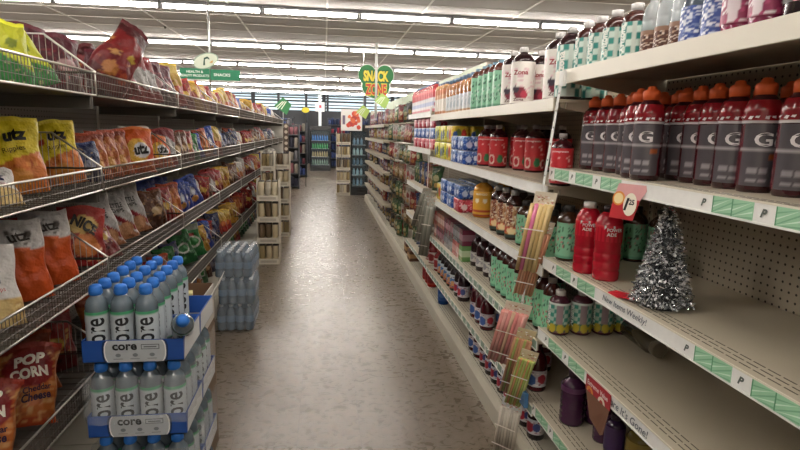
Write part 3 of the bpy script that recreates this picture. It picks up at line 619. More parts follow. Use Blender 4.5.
for i, (x, y) in enumerate([(.965, 3.93), (1.10, 3.93), (1.23, 3.93)]):
    for l in (0, 1): put('py', mkpy, (x, y, M2 + .127 * l), 0, 'yellow fruit drink multipack, %s layer, %s from the aisle' % (('lower', 'upper')[l], ordw(i)), 'multipack', 'yellow drink multipacks')
for i, (x, y) in enumerate([(.965, 4.16), (1.10, 4.16), (.965, 4.37), (1.10, 4.37)]):
    for l in (0, 1): put('pg', mkpg, (x, y, M2 + .127 * l), 0, 'lime yellow drink multipack, %s layer, %s in the far stack' % (('lower', 'upper')[l], ordw(i)), 'multipack', 'lime yellow drink multipacks')
for i, (x, y) in enumerate([(.93, 3.66), (.93, 3.47)]):
    for l in (0, 1): put('pb', mkpb, (x, y + .0, M2 + .09 * l), 0, 'small blue can multipack, %s layer, %s on second shelf' % (('lower', 'upper')[l], ordw(i)), 'multipack', 'blue can multipacks')
for i, (x, y) in enumerate([(.945, 3.58), (1.08, 3.60), (.945, 3.80), (1.08, 3.80), (.945, 4.02), (1.08, 4.02)]):
    for l in (0, 1): put('pr' if (l == 0 and i < 2) else 'pb', mkpr if (l == 0 and i < 2) else mkpb, (x, y, M3 + .09 * l), 0, '%s can multipack on third shelf, %s layer, %s from the yellow jug' % (('red' if (l == 0 and i < 2) else 'blue'), ('lower', 'upper')[l], ordw(i)), 'multipack', 'can multipacks on third shelf')
for i, (x, y) in enumerate([(.965, 4.22), (1.1, 4.22)]):
    put('py', mkpy, (x, y, M3), 0, 'yellow multipack on third shelf, %s from the aisle' % ordw(i), 'multipack', 'yellow drink multipacks')
bp_ = 0
for i in range(5):
    for l in (0, 1, 2):
        put(('pr', 'pb', 'pr')[l], (mkpr, mkpb, mkpr)[l], (.955, 4.56 + i * .215, FAR[1] + .09 * l), 0, '%s soda multipack in the far stack, %s layer, %s from near end' % (('red', 'blue', 'red')[l], ('bottom', 'middle', 'top')[l], ordw(i)), 'multipack', 'soda multipacks under the cartons')
def box_maker(name, w, d, h, front, side, band=None, mat='paper', mark=None):
    def mk():
        o = empty(name); m = MB().box(-w / 2, w / 2, -d / 2, d / 2, 0, h, front); m.c[4] = m.c[5] = side
        m.build('carton', mat, o)
        if band: b = MB().box(-w / 2 - .001, w / 2 + .001, -d / 2 - .001, d / 2 + .001, h * .3, h * .7, band); b.build('printed_band', mat, o)
        return o
    return mk
cols = [('pink', '#b5605c', '#c98a84'), ('grey', '#6a6a70', '#94949a'), ('plum', '#7a3a4c', '#a9808c'), ('salmon', '#b98478', '#d9b9ae'), ('green', '#6f9a5c', '#bcd0a8')]
k = 0
for i, y in enumerate([3.46 + .095 * j for j in range(10)]):
    for l in (0, 1):
        nm, c1, c2 = cols[(i // 3 + l) % 4] if i else cols[4 if l == 0 else 2]
        put('bx' + nm, box_maker('tub', .09, .08, .105, c1, c1, c2, 'gloss'), (.945, y, M4 + .107 * l), 0, '%s drink mix tub, %s layer, %s on middle fourth shelf' % (nm, ('lower', 'upper')[l], ordw(i)), 'tub', 'drink mix tubs on fourth shelf')
# far bay shelves: pouches and boxes
# ---------------------------------------------------------------- clip strips with straw packs
def clip_strip(p0, p1, label):
    p0, p1 = Vector(p0), Vector(p1); o = empty('clip_strip', p0); d = p1 - p0; m = MB(); w2 = .011
    m.prism([(0, -w2, .01), (0, w2, .01), (0, w2 + d.y, d.z), (0, -w2 + d.y, d.z)], (-.0015, 0, 0), '#e4e4e0'); m.build('strip', 'matte', o)
    c = MB(); c.box(-.004, .006, -.018, .018, -.035, .02, '#d9d9d4'); c.build('clip', 'matte', o)
    n = int(abs(d.z) / .06); h = MB()
    for i in range(1, n):
        t = i / n; h.box(-.0022, -.0015, d.y * t - .004, d.y * t + .004, d.z * t, d.z * t + .006, '#6f6b64')
    if n > 1: h.build('hook_holes', 'matte', o)
    tag(o, label, 'clip strip', None); return o
def straw_pack(x, top, bot, w, cols_, label, head='#e9e2cf', th=.02, n=7, grp='pastel straw packs on the clip strips'):
    """top / bottom are (Y, Z); bundle of tubes under a printed header"""
    o = empty('straw_pack', (x, top[0], top[1])); dy, dz = bot[0] - top[0], bot[1] - top[1]; L_ = math.hypot(dy, dz); ux = Vector((0, dy / L_, dz / L_)); vx = Vector((0, -dz / L_, dy / L_))
    vx = Vector((.66, -.75, 0)); nn_ = Vector((-.75, -.66, 0))
    h = MB(); a = -vx * w / 2; b = vx * w / 2; hh = L_ * .17
    h.prism([a + ux * -.012, b + ux * -.012, b + ux * hh, a + ux * hh], nn_ * .004, head)
    rr = random.Random(int(abs(top[0]) * 1000))
    for k in range(26):
        u = rr.uniform(-.45, .45) * w; v = rr.uniform(0, hh * .9); q = vx * u + ux * v; s = rr.uniform(.004, .009); h.poly([q + nn_ * .0048 + vx * -s, q + nn_ * .0048 + ux * s, q + nn_ * .0048 + vx * s], rr.choice(['#ffffff', '#d9b9a0', '#c98a84', '#a9905c']))
    h.build('header_card', 'paper', o)
    t = MB(); r_ = w / n / 2 * .98
    for i in range(n):
        u = vx * ((i + .5) / n - .5) * w
        for j in (0, 1): t.rod([u + ux * (hh * .7) + nn_ * (.006 + j * 2 * r_), u + ux * (L_ * .5) + nn_ * (.009 + j * 2 * r_), u + ux * (L_ - .004 * ((i * 3) % 2)) + nn_ * (.006 + j * 2 * r_)], r_, cols_[(i + j) % len(cols_)], n=8)
    t.build('straws', 'gloss', o)
    e = nn_ * (.011 + 4 * r_); a1, b1 = a * 1.04, b * 1.04
    for f in (.42, .8): MB().prism([a1 + ux * L_ * f + e, b1 + ux * L_ * f + e, b1 + ux * (L_ * f + .006) + e, a1 + ux * (L_ * f + .006) + e], nn_ * .001, '#f6efe6').build('band', 'paper', o)
    tag(o, label, 'straw pack', grp); return o
clip_strip((.850, 1.925, 1.69), (.855, 2.035, 1.262), 'white plastic clip strip hanging from the near top shelf')
pas1 = ['#e6c98a', '#e2c184', '#e6c98a', '#dc7fa4', '#e08fb0', '#e6c98a', '#e8cf98']; pas2 = ['#e0a582', '#d89878', '#e6b896']; pas3 = ['#e08f8c', '#e6a29a', '#eab0a8', '#dc9490', '#d8b89c']
straw_pack(.845, (1.985, 1.255), (2.125, .925), .090, ['#ecd49a', '#e6c98a', '#e27fa8', '#ecd49a', '#e6c98a'], 'yellow and pink straw pack hanging at top of near clip strip', n=5)
straw_pack(.862, (2.02, 1.135), (2.19, .80), .085, pas2, 'peach straw pack behind the yellow and pink straw pack', head='#d8cfc0')
clip_strip((.852, 2.135, .95), (.852, 2.19, .70), 'white clip strip section carrying the pink straw pack')
straw_pack(.835, (2.17, .755), (2.36, .42), .125, pas3, 'pink straw pack with white printed header, largest')
straw_pack(.848, (2.09, .665), (2.26, .31), .085, ['#c08a6a', '#cf9a78', '#a9b06a'], 'tan straw pack partly behind the pink straw pack', head='#d9c9a0')
straw_pack(.838, (2.02, .60), (2.17, .30), .075, ['#b4c86c', '#c8d084', '#e0aa76'], 'green and orange straw pack below the pink one', head='#d8c9a8')
straw_pack(.835, (2.17, .30), (2.24, .02), .10, ['#cfc8bc', '#d8d0c4', '#c0b8ac'], 'greyish white straw pack hanging lowest near floor', head='#cfd3cf')
MB().box(.842, .858, 2.055, 2.125, .335, .40, '#4a7aa8').build('price_tag', 'paper', label='small blue tag at the shelf joint by lowest straw pack', cat='tag')
clip_strip((.852, 4.40, 1.66), (.852, 4.44, 1.02), 'white clip strip far down the right shelves')
for i, (yt, zt, yb, zb) in enumerate([(4.42, 1.02, 4.95, .62), (4.30, .99, 4.72, .52), (4.20, .96, 4.50, .44)]):
    straw_pack(.85 - .0 * i, (yt, zt), (yb, zb), .09, ['#9c9c92', '#8a8a80', '#a9a99c'], 'grey straw pack, %s from far on the distant clip strip' % ordw(i), head='#c9c9bf')
# price cards
def card():
    o = empty('price_card', (FX - .016, 1.41, N2 - .004)); o.rotation_euler.z = R(24); o.scale = (.84, .84, .84); m = MB(); s = .078
    A = lambda y, z: Vector((-.002 + z * .14, y, z))
    m.prism([A(.055, 0), A(-.062, 0), A(-.035, -.05), A(.066, -.05)], (-.001, 0, 0), '#d9a0a0')
    m.prism([A(.066, -.05), A(-.035, -.05), A(-.02, -.118), A(.072, -.118)], (-.001, 0, 0), '#b8242c'); m.build('card', 'paper', o)
    e = MB(); K = 24
    e.poly([A(.045 + .024 * math.cos(6.283 * k / K), -.050 + .024 * math.sin(6.283 * k / K)) + Vector((-.0025, 0, 0)) for k in range(K)], '#e0903c')
    e.poly([A(.045 + .018 * math.cos(6.283 * k / K), -.050 + .018 * math.sin(6.283 * k / K)) + Vector((-.003, 0, 0)) for k in range(K)], '#f0d9a0'); e.build('round_seal', 'paper', o)
    e = MB(); e.poly([A(-.002 + .025 * math.cos(6.283 * k / K), -.066 + .038 * math.sin(6.283 * k / K)) + Vector((-.004, 0, 0)) for k in range(K)], '#f0ead8')
    e.text('1', .009, lambda X, Y: A(.010 - X, -.066 + Y) + Vector((-.005, 0, 0)), '#16140f', height=.042, bold=.06, shear=.2)
    e.text('25', .020, lambda X, Y: A(-.008 - X, -.058 + Y) + Vector((-.005, 0, 0)), '#16140f', height=.018, bold=.04)
    e.build('price_oval', 'paper', o)
    tag(o, 'red price card with 1.25 oval hanging below the maroon sports drinks', 'price card')
card()
def card2():
    o = empty('price_card', (FX - .006, 1.515, N4 - .002)); A = lambda y, z: Vector((-.001 - (.02 if z < -.05 else 0), y, z))
    MB().prism([A(.078, .004), A(-.078, .004), A(-.078, -.047), A(.078, -.047)], (-.0015, 0, 0), '#a81c2a').text('Extreme Value', .13, lambda X, Y: A(-X, -.016 + Y) + Vector((-.003, 0, 0)), '#efe4e4', height=.017).build('card', 'paper', o)
    m = MB().prism([A(.075, -.047), A(-.075, -.047), A(-.085, -.12), A(-.07, -.13), A(.0, -.11)], (-.0015, 0, 0), '#6b4836'); m.build('lower_flap', 'paper', o)
    e = MB(); K = 16
    for yc, c in ((.045, '#d98a3c'), (-.03, '#e9e0d0')):
        e.poly([A(yc + .022 * math.cos(3.1416 * k / K), -.046 + .02 * math.sin(3.1416 * k / K)) + Vector((-.0035, 0, 0)) for k in range(K + 1)], c)
        e.poly([A(yc + .011 * math.cos(3.1416 * k / K), -.046 + .010 * math.sin(3.1416 * k / K)) + Vector((-.004, 0, 0)) for k in range(K + 1)], '#b5302c')
    e.build('arches', 'paper', o)
    tag(o, 'red card with white lettering curling off the near fourth shelf rail', 'price card')
card2()
MB().prism([(.868, 1.52, N3 + .006), (.868, 1.47, N3 + .006), (.90, 1.43, N3 + .010), (.925, 1.46, N3 + .012), (.915, 1.50, N3 + .008), (.89, 1.515, N3 + .012)], (0, 0, .003), '#c3202c').build('paper_scrap', 'paper', label='small red paper scrap on shelf edge left of silver tree', cat='scrap')
# ---------------------------------------------------------------- tinsel tree
def tree(x, y, z):
    o = empty('tinsel_tree', (x, y, z)); rr = random.Random(4); H, Rb = .30, .073
    MB().lathe([(Rb * .75, 0), (Rb * .78, .02), (Rb * .55, .1), (Rb * .25, .22), (.004, .28)], '#34373a', n=14).build('core', 'fur', o)
    for nm, n, s0, s1, cs, mt in (('tinsel', 3600, .004, .013, ['#d4d8dc', '#b4b8bc', '#f0f2f4', '#84888e'], 'tinsel'), ('glitter', 900, .0022, .0052, ['#f4f5f6', '#e6e8ea'], 'matte')):
        m = MB()
        for i in range(n):
            t = 1 - math.sqrt(rr.random()) if nm == 'tinsel' else 1 - math.sqrt(rr.random() * .98); zz = t * H; R0 = (1 - t) ** .85 * Rb + .006; a = rr.uniform(0, 6.283); r_ = R0 * rr.uniform(.62, 1.08)
            c = Vector((r_ * math.cos(a), r_ * math.sin(a), .004 + zz)); d = Vector((math.cos(a) + rr.gauss(0, .5), math.sin(a) + rr.gauss(0, .5), rr.gauss(-.1, .5))).normalized()
            e = d.cross(Vector((rr.gauss(0, 1), rr.gauss(0, 1), rr.gauss(0, 1)))).normalized(); L_ = rr.uniform(s0, s1); wd = L_ * (.16 if nm == 'tinsel' else .9)
            c.z = max(c.z, .008 + L_)
            m.poly([c - d * L_ - e * wd, c + d * L_ - e * wd, c + d * L_ + e * wd, c - d * L_ + e * wd], rr.choice(cs))
        p = m.build(nm, mt, o)
        if nm == 'tinsel': p['kind'] = 'stuff'
        else: p['kind'] = 'stuff'
    tag(o, 'small silver tinsel Christmas tree standing on the near third shelf', 'decoration')
tree(.968, 1.405, N3)
# ================================================================= PEGGED BAGS, right far bays
peg_designs = [('red snack', ['#a82c2c', '#7a1f24'], '#e0c8a0'), ('green snack', ['#3f6b3a', '#2d4f2f'], '#d8d0a0'), ('white snack', ['#d0ccc2', '#b0aca2'], '#a04038'), ('tan nut', ['#a88a5c', '#7a5c3a'], '#e8dcc0'), ('blue candy', ['#2f4f8c', '#263a66'], '#d8d8e0'), ('pink candy', ['#b0586c', '#8a3f55'], '#e8dce0'), ('black candy', ['#24262a', '#3a3a40'], '#b89a4c'), ('purple candy', ['#54407a', '#3c2f58'], '#c8c0d8'), ('yellow candy', ['#c2a43a', '#a3862c'], '#7a2c20')]
pk = [bag_maker('hanging_bag', .15, .21, .035, design([(0, c[1]), (.3, c[0]), (.8, c[1])], [(.5, .55, .28, .14, e), (.5, .25, .22, .12, random.Random(i).choice(['#d8b070', '#c98a50', '#e0d8c8']))], (.1, .9, [c[0], e], .12), seed=i), seed=i + 40, crimp=c[1]) for i, (nm, c, e) in enumerate(peg_designs)]
PZ = [1.60, 1.36, 1.12, .88, .64, .40, .16]
cnt = {}
hk = 0
PW = {0: 'top', 1: 'second', 2: 'third', 3: 'fourth', 4: 'fifth', 5: 'sixth', 6: 'lowest'}
for l, z in enumerate(PZ):
    y = 4.62 if l in (2, 3) else 5.78; c = 0
    y = 5.80 if l < 6 else 6.7
    while y < 11.65:
        d = rnd.choice([1, 0, 2, 3, 1, 6]) if y < 8.3 else rnd.choice([0, 4, 5, 7, 8, 2, 6]); depth = rnd.choice([.96, .98, 1.02, 1.0])
        put('pg%d' % d, pk[d], (depth, y, z), R(-68) + rnd.uniform(-.12, .12), '%s bag hanging in the %s peg row, %s from the near end' % (peg_designs[d][0], PW[l], ordw(c)), 'snack bag', 'bags hanging on pegs at the right', rx=rnd.uniform(-.06, .06), s=rnd.uniform(.9, 1.05))
        if y > 8.05: y += .165; c += 1; continue
        h = MB().rod([(BX, y, z + .205), (depth - .03, y, z + .215)], .003, '#9a968c', n=4); 
        h.build('peg_hook', 'metal', label='steel peg hook, %s peg row, %s from the near end' % (PW[l], ordw(c)), cat='peg hook', group='steel peg hooks on the right gondola')
        y += .15 if y < 8 else .165; c += 1
# far bay (4.47-5.69) third to fifth shelves: standing pouches
for l, z in ((2, FAR[2]), (3, FAR[3]), (4, FAR[4])):
    y = 4.58 if l < 4 else 5.15; c = 0
    while y < 5.6:
        d = rnd.choice([0, 2, 4, 1, 3]); put('pg%d' % d, pk[d], (.965, y, z + .002), R(-60), '%s pouch standing on far %s shelf, %s from near end' % (peg_designs[d][0], PL[l], ordw(c)), 'snack bag', 'pouches standing on the far shelves'); y += .13; c += 1
# small crates at the foot of the peg bays
for i, (x, y) in enumerate([(.96, 5.62), (.98, 6.0)]):
    put('crt', box_maker('carton_box', .13, .16, .11, '#5a3c28', '#6b4a30', '#b08a5c', 'card'), (x, y, BASE + .001), 0, 'brown carton on the right base deck, %s from near end' % ordw(i), 'box', 'brown cartons under the pegs')

# ================================================================= LEFT GONDOLA with wire baskets
LX, LB = -.87, -1.33
LE = [-.14 + 1.22 * i for i in range(11)]
LZ = [1.59, 1.225, .86, .46]
STEEL = '#5a544d'; DKST = '#4a453f'
def mk_basket():
    o = empty('wire_basket'); a, b = -.60, .60; D = .45; H = .085
    m = MB()
    for z in (0, H): m.rod([(0, a, z), (0, b, z)], .0042, '#b8b3aa', n=6)
    m.rod([(-D, a, H), (0, a, H)], .003, STEEL, n=4); m.rod([(-D, b, H), (0, b, H)], .003, STEEL, n=4); m.build('rim', 'metal', o)
    g = MB(); t = a
    while t <= b + .001: g.rod([(-.001, t, 0), (-.001, t, H)], .0013, STEEL, n=4); t += .0185
    for z in (.028, .056): g.rod([(0, a, z), (0, b, z)], .0012, STEEL, n=4)
    g.build('wire_front', 'enamel', o)
    f = MB(); t = a
    f.box(-D, -.004, a, b, -.004, -.0015, DKST)
    while t <= b: f.rod([(-D, t, 0), (0, t, 0)], .0016, STEEL, n=4); t += .05
    for x in (-.1, -.2, -.3, -.4): f.rod([(x, a, -.001), (x, b, -.001)], .002, STEEL, n=4)
    f.box(-D, -.02, a, a + .003, -.05, 0, '#5f5a53'); f.box(-D, -.02, b - .003, b, -.05, 0, '#5f5a53'); f.build('wire_bottom', 'enamel', o)
    return o
def mk_div():
    o = empty('basket_divider'); m = MB(); P_ = [(-.45, 0, .0), (-.45, 0, .22), (-.17, 0, .22), (0, 0, .09), (0, 0, 0)]
    m.rod(P_, .0036, '#c9c5bd', n=6); m.rod([(-.17, .007, .215), (0.002, .007, .088)], .0032, '#d6d2ca', n=6); m.build('frame', 'metal', o)
    g = MB(); x = -.43
    while x < 0: g.rod([(x, 0, 0), (x, 0, .22 if x < -.17 else .22 - (x + .17) / .17 * .13)], .0014, '#9a948a', n=4); x += .022
    g.build('wires', 'enamel', o); return o
LN = ['top', 'second', 'third', 'lowest']
for l, z in enumerate(LZ):
    for b in range(len(LE) - 1):
        yc = (LE[b] + LE[b + 1]) / 2
        put('basket', mk_basket, (LX, yc, z), 0, 'wire basket shelf on the left, %s level, %s bay from camera' % (LN[l], ordw(b)), 'wire basket', 'wire basket shelves of the left gondola')
    for b in range(1, len(LE)): put('div', mk_div, (LX - .002, LE[b] if b < 10 else LE[b] - .008, z + .001), 0, 'slanted wire divider, %s left level, %s from camera' % (LN[l], ordw(b - 1)), 'wire divider', 'slanted wire dividers on the left')
for b in range(len(LE) - 1):
    y0, y1 = LE[b], LE[b + 1]
    back('pegboard_panel', LB - .003, y0 + .016, y1 - .016, BASE, 1.62, 'peggrey', 'grey pegboard back panel of the %s left bay from camera' % ordw(b), sx=-1)
    o = empty('gondola_plinth', (LB, (y0 + y1) / 2, 0)); h = (y1 - y0) / 2 - .002; x0 = .49
    MB().prism([(x0, -h, 0), (x0, -h, .095), (x0 - .018, -h, BASE), (0, -h, BASE), (0, -h, 0)], (0, 2 * h, 0), '#bdb7a8').build('base_deck', 'enamel', o)
    tag(o, 'beige base deck on the floor, %s left bay from camera' % ordw(b), 'shelf base', 'base decks of the left gondola')
for i, y in enumerate(LE):
    MB().box(LB - .03, LB - .001, y - .014, y + .014, BASE, 1.62, '#a9a297').build('upright', 'enamel', label='grey upright, %s left gondola post from the camera' % ordw(i), cat='shelf upright', group='grey uprights of the left gondola')
MB().box(LB, LX, LE[-1] + .004, LE[-1] + .03, 0, 1.62, '#cfcbc2').build('end_panel', 'enamel', label='white end panel at the far end of the left gondola', cat='end panel')
# ---------------------------------------------------------------- left bags
def B(key, w, h, d, *a, **k): return (key, w, bag_maker('snack_bag', w, h, d, *a, **k))
orn = ['#c86a28', '#d98a3c', '#a84a1c']
CHIP = {
 'lime': B('lime', .20, .28, .075, design([(0, '#2f8a3c'), (.42, '#c9cf2e'), (.5, '#d9dc2c')], [(.55, .7, .16, .08, '#8a9a24')], (.02, .35, ['#cfc98c', '#2f8a3c', '#e0d8b0'], .3), slant=.35), seed=1, peak=.5),
 'maroon': B('maroon', .21, .33, .085, design([(0, '#5c1218'), (.2, '#7d1a1e'), (.55, '#8c1f20'), (.85, '#54141a')], [(.72, .55, .12, .05, '#d8b84a'), (.3, .5, .14, .035, '#cf9a5c'), (.4, .28, .18, .1, '#c07a3c'), (.75, .25, .09, .09, '#b04a2c')], (.1, .7, ['#9c3a24', '#c98a4c', '#6b1418'], .12), slant=.1), seed=2, peak=.5),
 'purplered': B('purplered', .21, .27, .08, design([(0, '#4c1820'), (.6, '#5c1c2c')], [(.5, .5, .25, .12, '#c9a0a0')], (.1, .8, ['#8a2c34'], .2)), seed=3),
 'silverred': B('silverred', .19, .27, .07, design([(0, '#a82c2c'), (.35, '#b8b4b0'), (.8, '#8f2c30')], [(.5, .55, .25, .1, '#c8c4c0')], (.3, .8, ['#8c8884', '#d8d4d0'], .3), slant=.3), seed=4),
 'stripe': B('stripe', .19, .27, .07, design([(0, '#b03038'), (.6, '#d8d4d0')], stripes=(.05, .9, '#8c1c28', 1.5, 7)), seed=5),
 'goldred': B('goldred', .19, .26, .07, design([(0, '#a8281f'), (.5, '#c9a03a'), (.8, '#d8b84a')], [(.5, .35, .2, .12, '#d8763a')], (.1, .6, ['#d98a3c', '#7d1a1e'], .2)), seed=6),
 'orange': B('orange', .19, .26, .07, design([(0, '#b8521f'), (.4, '#c9682a'), (.85, '#a84420')], [(.5, .3, .25, .14, '#e0a04c')], (.1, .9, orn, .35)), seed=7),
 'gold': B('gold', .19, .24, .07, design([(0, '#b8862c'), (.5, '#cfa23c')], [(.5, .5, .22, .12, '#8c3a20')], (.1, .9, ['#d8b860', '#a8682c', '#7a4a24'], .3)), seed=8),
 'blue': B('blue', .19, .25, .07, design([(0, '#24388c'), (.6, '#2c4aa8')], [(.5, .5, .22, .12, '#d0d4e0'), (.5, .25, .18, .1, '#c9883c')], (.1, .9, ['#1a2860', '#5c74b8', '#c8ccd8'], .25)), seed=9),
 'navy': B('navy', .19, .24, .07, design([(0, '#1c2244'), (.5, '#262f5c')], [(.5, .45, .22, .14, '#8c8ca0')], (.1, .9, ['#44507c', '#a88a5c'], .2)), seed=10),
 'red': B('red', .19, .25, .07, design([(0, '#7d1a1c'), (.5, '#9c2420')], [(.5, .5, .24, .12, '#d8b04c')], (.1, .9, ['#b84430', '#541214', '#d8a860'], .22)), seed=11),
 'green': B('green', .19, .25, .07, design([(0, '#1f5c2c'), (.5, '#2c7a3a')], [(.5, .5, .28, .17, '#d8dcd0'), (.5, .5, .22, .12, '#3a8c48')], (.1, .9, ['#1c4424', '#5ca060'], .2)), seed=12),
 'brown': B('brown', .19, .24, .07, design([(0, '#4c2c1c'), (.5, '#6b3c20')], [(.5, .5, .22, .12, '#c9a878')], (.1, .9, ['#8c5c34', '#3a2014', '#b08050'], .3)), seed=13),
 'white': B('white', .19, .25, .07, design([(0, '#b0a898'), (.4, '#ccc8c0')], [(.5, .35, .26, .16, '#c07a3c')], (.1, .9, ['#a83c30', '#e0dcd4'], .15)), seed=14),
 'utzy': B('utzy', .20, .31, .08, design([(0, '#b8641f'), (.10, '#c9702a'), (.48, '#d8c01f'), (.88, '#e0c81f')], [(.5, .2, .24, .12, '#cf8a3a'), (.22, .72, .07, .06, '#b8442c')], (.02, .4, orn, .3), slant=-.2), [('utz', .085, .56, .80, '#14120e', .12, .05, .06), ('Ripples', .085, .52, .60, '#2a2012', .12, .026, .0)], seed=15, crimp='#d8c43a'),
 'utzo': B('utzo', .19, .25, .075, design([(0, '#b8481c'), (.7, '#c9561f')], [(.45, .5, .36, .27, '#d8a838'), (.55, .5, .26, .18, '#d0d0d4')], (.1, .25, orn, .3)), [('utz', .085, .52, .52, '#16140f', .15, .055, .05)], seed=16, crimp='#c9682a'),
 'utzw': B('utzw', .20, .30, .08, design([(0, '#c9a868'), (.35, '#d4d0cc')], [(.5, .18, .34, .2, '#d8bc80')], (.02, .3, ['#e0c890', '#b8925c'], .35)), [('utz', .10, .5, .66, '#1a1a40', 0, .055, .05), ('Potato Chips', .11, .5, .48, '#b03038', 0, .02, .0)], seed=17, crimp='#c8c4c0'),
 'orwh': B('orwh', .17, .30, .075, design([(0, '#c24e1c'), (.62, '#cc5a22'), (.66, '#c8c4c0')], [(.5, .62, .38, .08, '#cc5a22')], (.7, .95, ['#a8a4a0', '#e0dcd8', '#5c5450'], .35)), [('utz', .07, .5, .84, '#3a3430', .2, .035, .03)], seed=18, crimp='#b8b4b0'),
 'redgold': B('redgold', .20, .26, .07, design([(0, '#8c1c1c'), (.6, '#a02820')], [(.45, .72, .36, .16, '#c9a860'), (.5, .35, .3, .2, '#c8763a')], (.1, .5, ['#d8a070', '#6b1414', '#e0c0a0'], .3), slant=.2), [('NICE', .12, .48, .72, '#1c1410', -.5, .05, .05)], seed=19),
 'kettle': B('kettle', .17, .29, .07, design([(0, '#a87048'), (.10, '#8c5a3a'), (.30, '#b8b0a8'), (.36, '#8c1c28'), (.48, '#b4b0ac')], [(.6, .22, .3, .14, '#b8845c')], (.5, .9, ['#98948f', '#c4c0bc'], .25), slant=.5), [('KETTLE', .09, .5, .76, '#2a2826', -.1, .028, .02), ('CHIPS', .075, .5, .64, '#2a2826', -.1, .022, .02)], seed=20, crimp='#9c9894'),
 'popcorn': B('popcorn', .22, .30, .085, design([(0, '#a8401c'), (.10, '#c06a30'), (.7, '#b85c2c'), (.9, '#8c2c1c')], [(.56, .72, .40, .25, '#8c1c1c')], (.05, .95, ['#d0945c', '#c88048', '#a8582c', '#dca870'], .6)), [('POP', .10, .55, .83, '#e6dccc', .12, .04, .05), ('CORN', .13, .56, .66, '#e6dccc', .12, .04, .05), ('Cheddar', .10, .66, .46, '#2a1a3a', .15, .022, .02), ('Cheese', .10, .66, .36, '#2a1a3a', .15, .03, .03)], seed=21, crimp='#8c2c1c'),
 'greenc': B('greenc', .19, .26, .07, design([(0, '#1f6b30'), (.5, '#2f8a40'), (.85, '#b8c4b0')], [(.5, .5, .36, .2, '#cfd4c4'), (.5, .5, .28, .13, '#3f9a4c'), (.5, .72, .2, .06, '#b03830')], (.1, .3, ['#5cb068'], .2)), seed=22, crimp='#98a890')}
CD = {'lime': 'lime yellow and green', 'maroon': 'maroon corn chip', 'purplered': 'dark wine red', 'silverred': 'silver and red', 'stripe': 'red and white striped', 'goldred': 'gold topped red', 'orange': 'orange chip', 'gold': 'golden', 'blue': 'bright blue', 'navy': 'navy', 'red': 'red and gold', 'green': 'green and white', 'brown': 'brown', 'white': 'white and tan', 'utzy': 'yellow topped orange chip', 'utzo': 'orange yellow circle', 'utzw': 'white potato chip', 'orwh': 'orange panelled white', 'redgold': 'red with pale gold panel', 'kettle': 'grey kettle chip', 'popcorn': 'cheddar popcorn', 'greenc': 'green pale oval'}
seqn = {}
def bag(kind, x, y, z, rz=55, lean=-14, s=1.0, lv='top', ry=0):
    k, w_, mk = CHIP[kind]; i = seqn.get((kind, lv), 0); seqn[kind, lv] = i + 1
    z += abs(math.sin(R(ry))) * w_ * s * .42
    put('chip' + kind, mk, (x, y, z), R(rz), '%s bag, %s of its look on the %s left wire level' % (CD[kind], ordw(i), lv), 'snack bag', 'snack bags in the left wire baskets', rx=R(lean), ry=R(ry), s=s)
L0, L1, L2, L3 = [z + .003 for z in LZ]
# near, hand placed
for kd, x, y, rz, ln, s, ry in (('lime', -1.0, 1.96, 42, -12, .74, 4), ('lime', -1.0, 2.16, 48, -24, .74, -16), ('purplered', -1.18, 2.44, 60, -6, 1.02, 0), ('purplered', -1.02, 2.40, 60, -10, .86, 0), ('purplered', -1.12, 2.58, 60, -6, .95, 4), ('maroon', -.99, 2.66, 42, -6, 1.04, 36), ('purplered', -1.05, 2.86, 60, -6, .85, 4), ('maroon', -1.14, 3.10, 50, -8, .85, -14), ('red', -1.0, 3.02, 45, -10, .95, -18), ('silverred', -1.0, 3.26, 50, -12, .98, -10), ('silverred', -1.0, 3.42, 50, -14, .98, -10), ('purplered', -1.0, 3.62, 55, -12, .95, -14), ('purplered', -1.0, 3.78, 60, -10, .95, -8), ('goldred', -1.0, 3.95, 50, -8, 1.12, -10), ('navy', -1.0, 4.13, 60, -20, .65, 0)):
    bag(kd, x, y, L0, rz, ln, s, 'top', ry)
for kd, x, y, rz, ln, s, ry in (('utzw', -.97, 1.80, 40, -58, .62, 0), ('utzy', -1.03, 2.04, 30, -14, .86, -6), ('brown', -1.17, 2.16, 40, -4, 1.05, 0), ('utzy', -1.03, 2.36, 34, -14, .84, -8), ('navy', -1.02, 2.58, 60, -16, .75, 0), ('orange', -1.03, 2.68, 60, -14, .85, 0), ('orange', -1.03, 2.82, 60, -14, .88, 0), ('orange', -1.03, 2.97, 60, -14, .9, 0), ('utzo', -.99, 3.13, 42, -10, .98, 0), ('white', -1.05, 3.34, 50, -10, 1.0, 0), ('utzo', -.98, 3.55, 50, -25, .85, 0), ('silverred', -1.0, 3.72, 50, -14, .9, 0), ('brown', -1.0, 3.92, 65, -8, .9, 0), ('brown', -1.0, 4.08, 65, -8, .9, 0), ('red', -1.0, 4.24, 65, -8, .9, 0), ('green', -1.0, 4.42, 55, -12, .8, 0)):
    bag(kd, x, y, L1, rz, ln, s, 'second', ry)
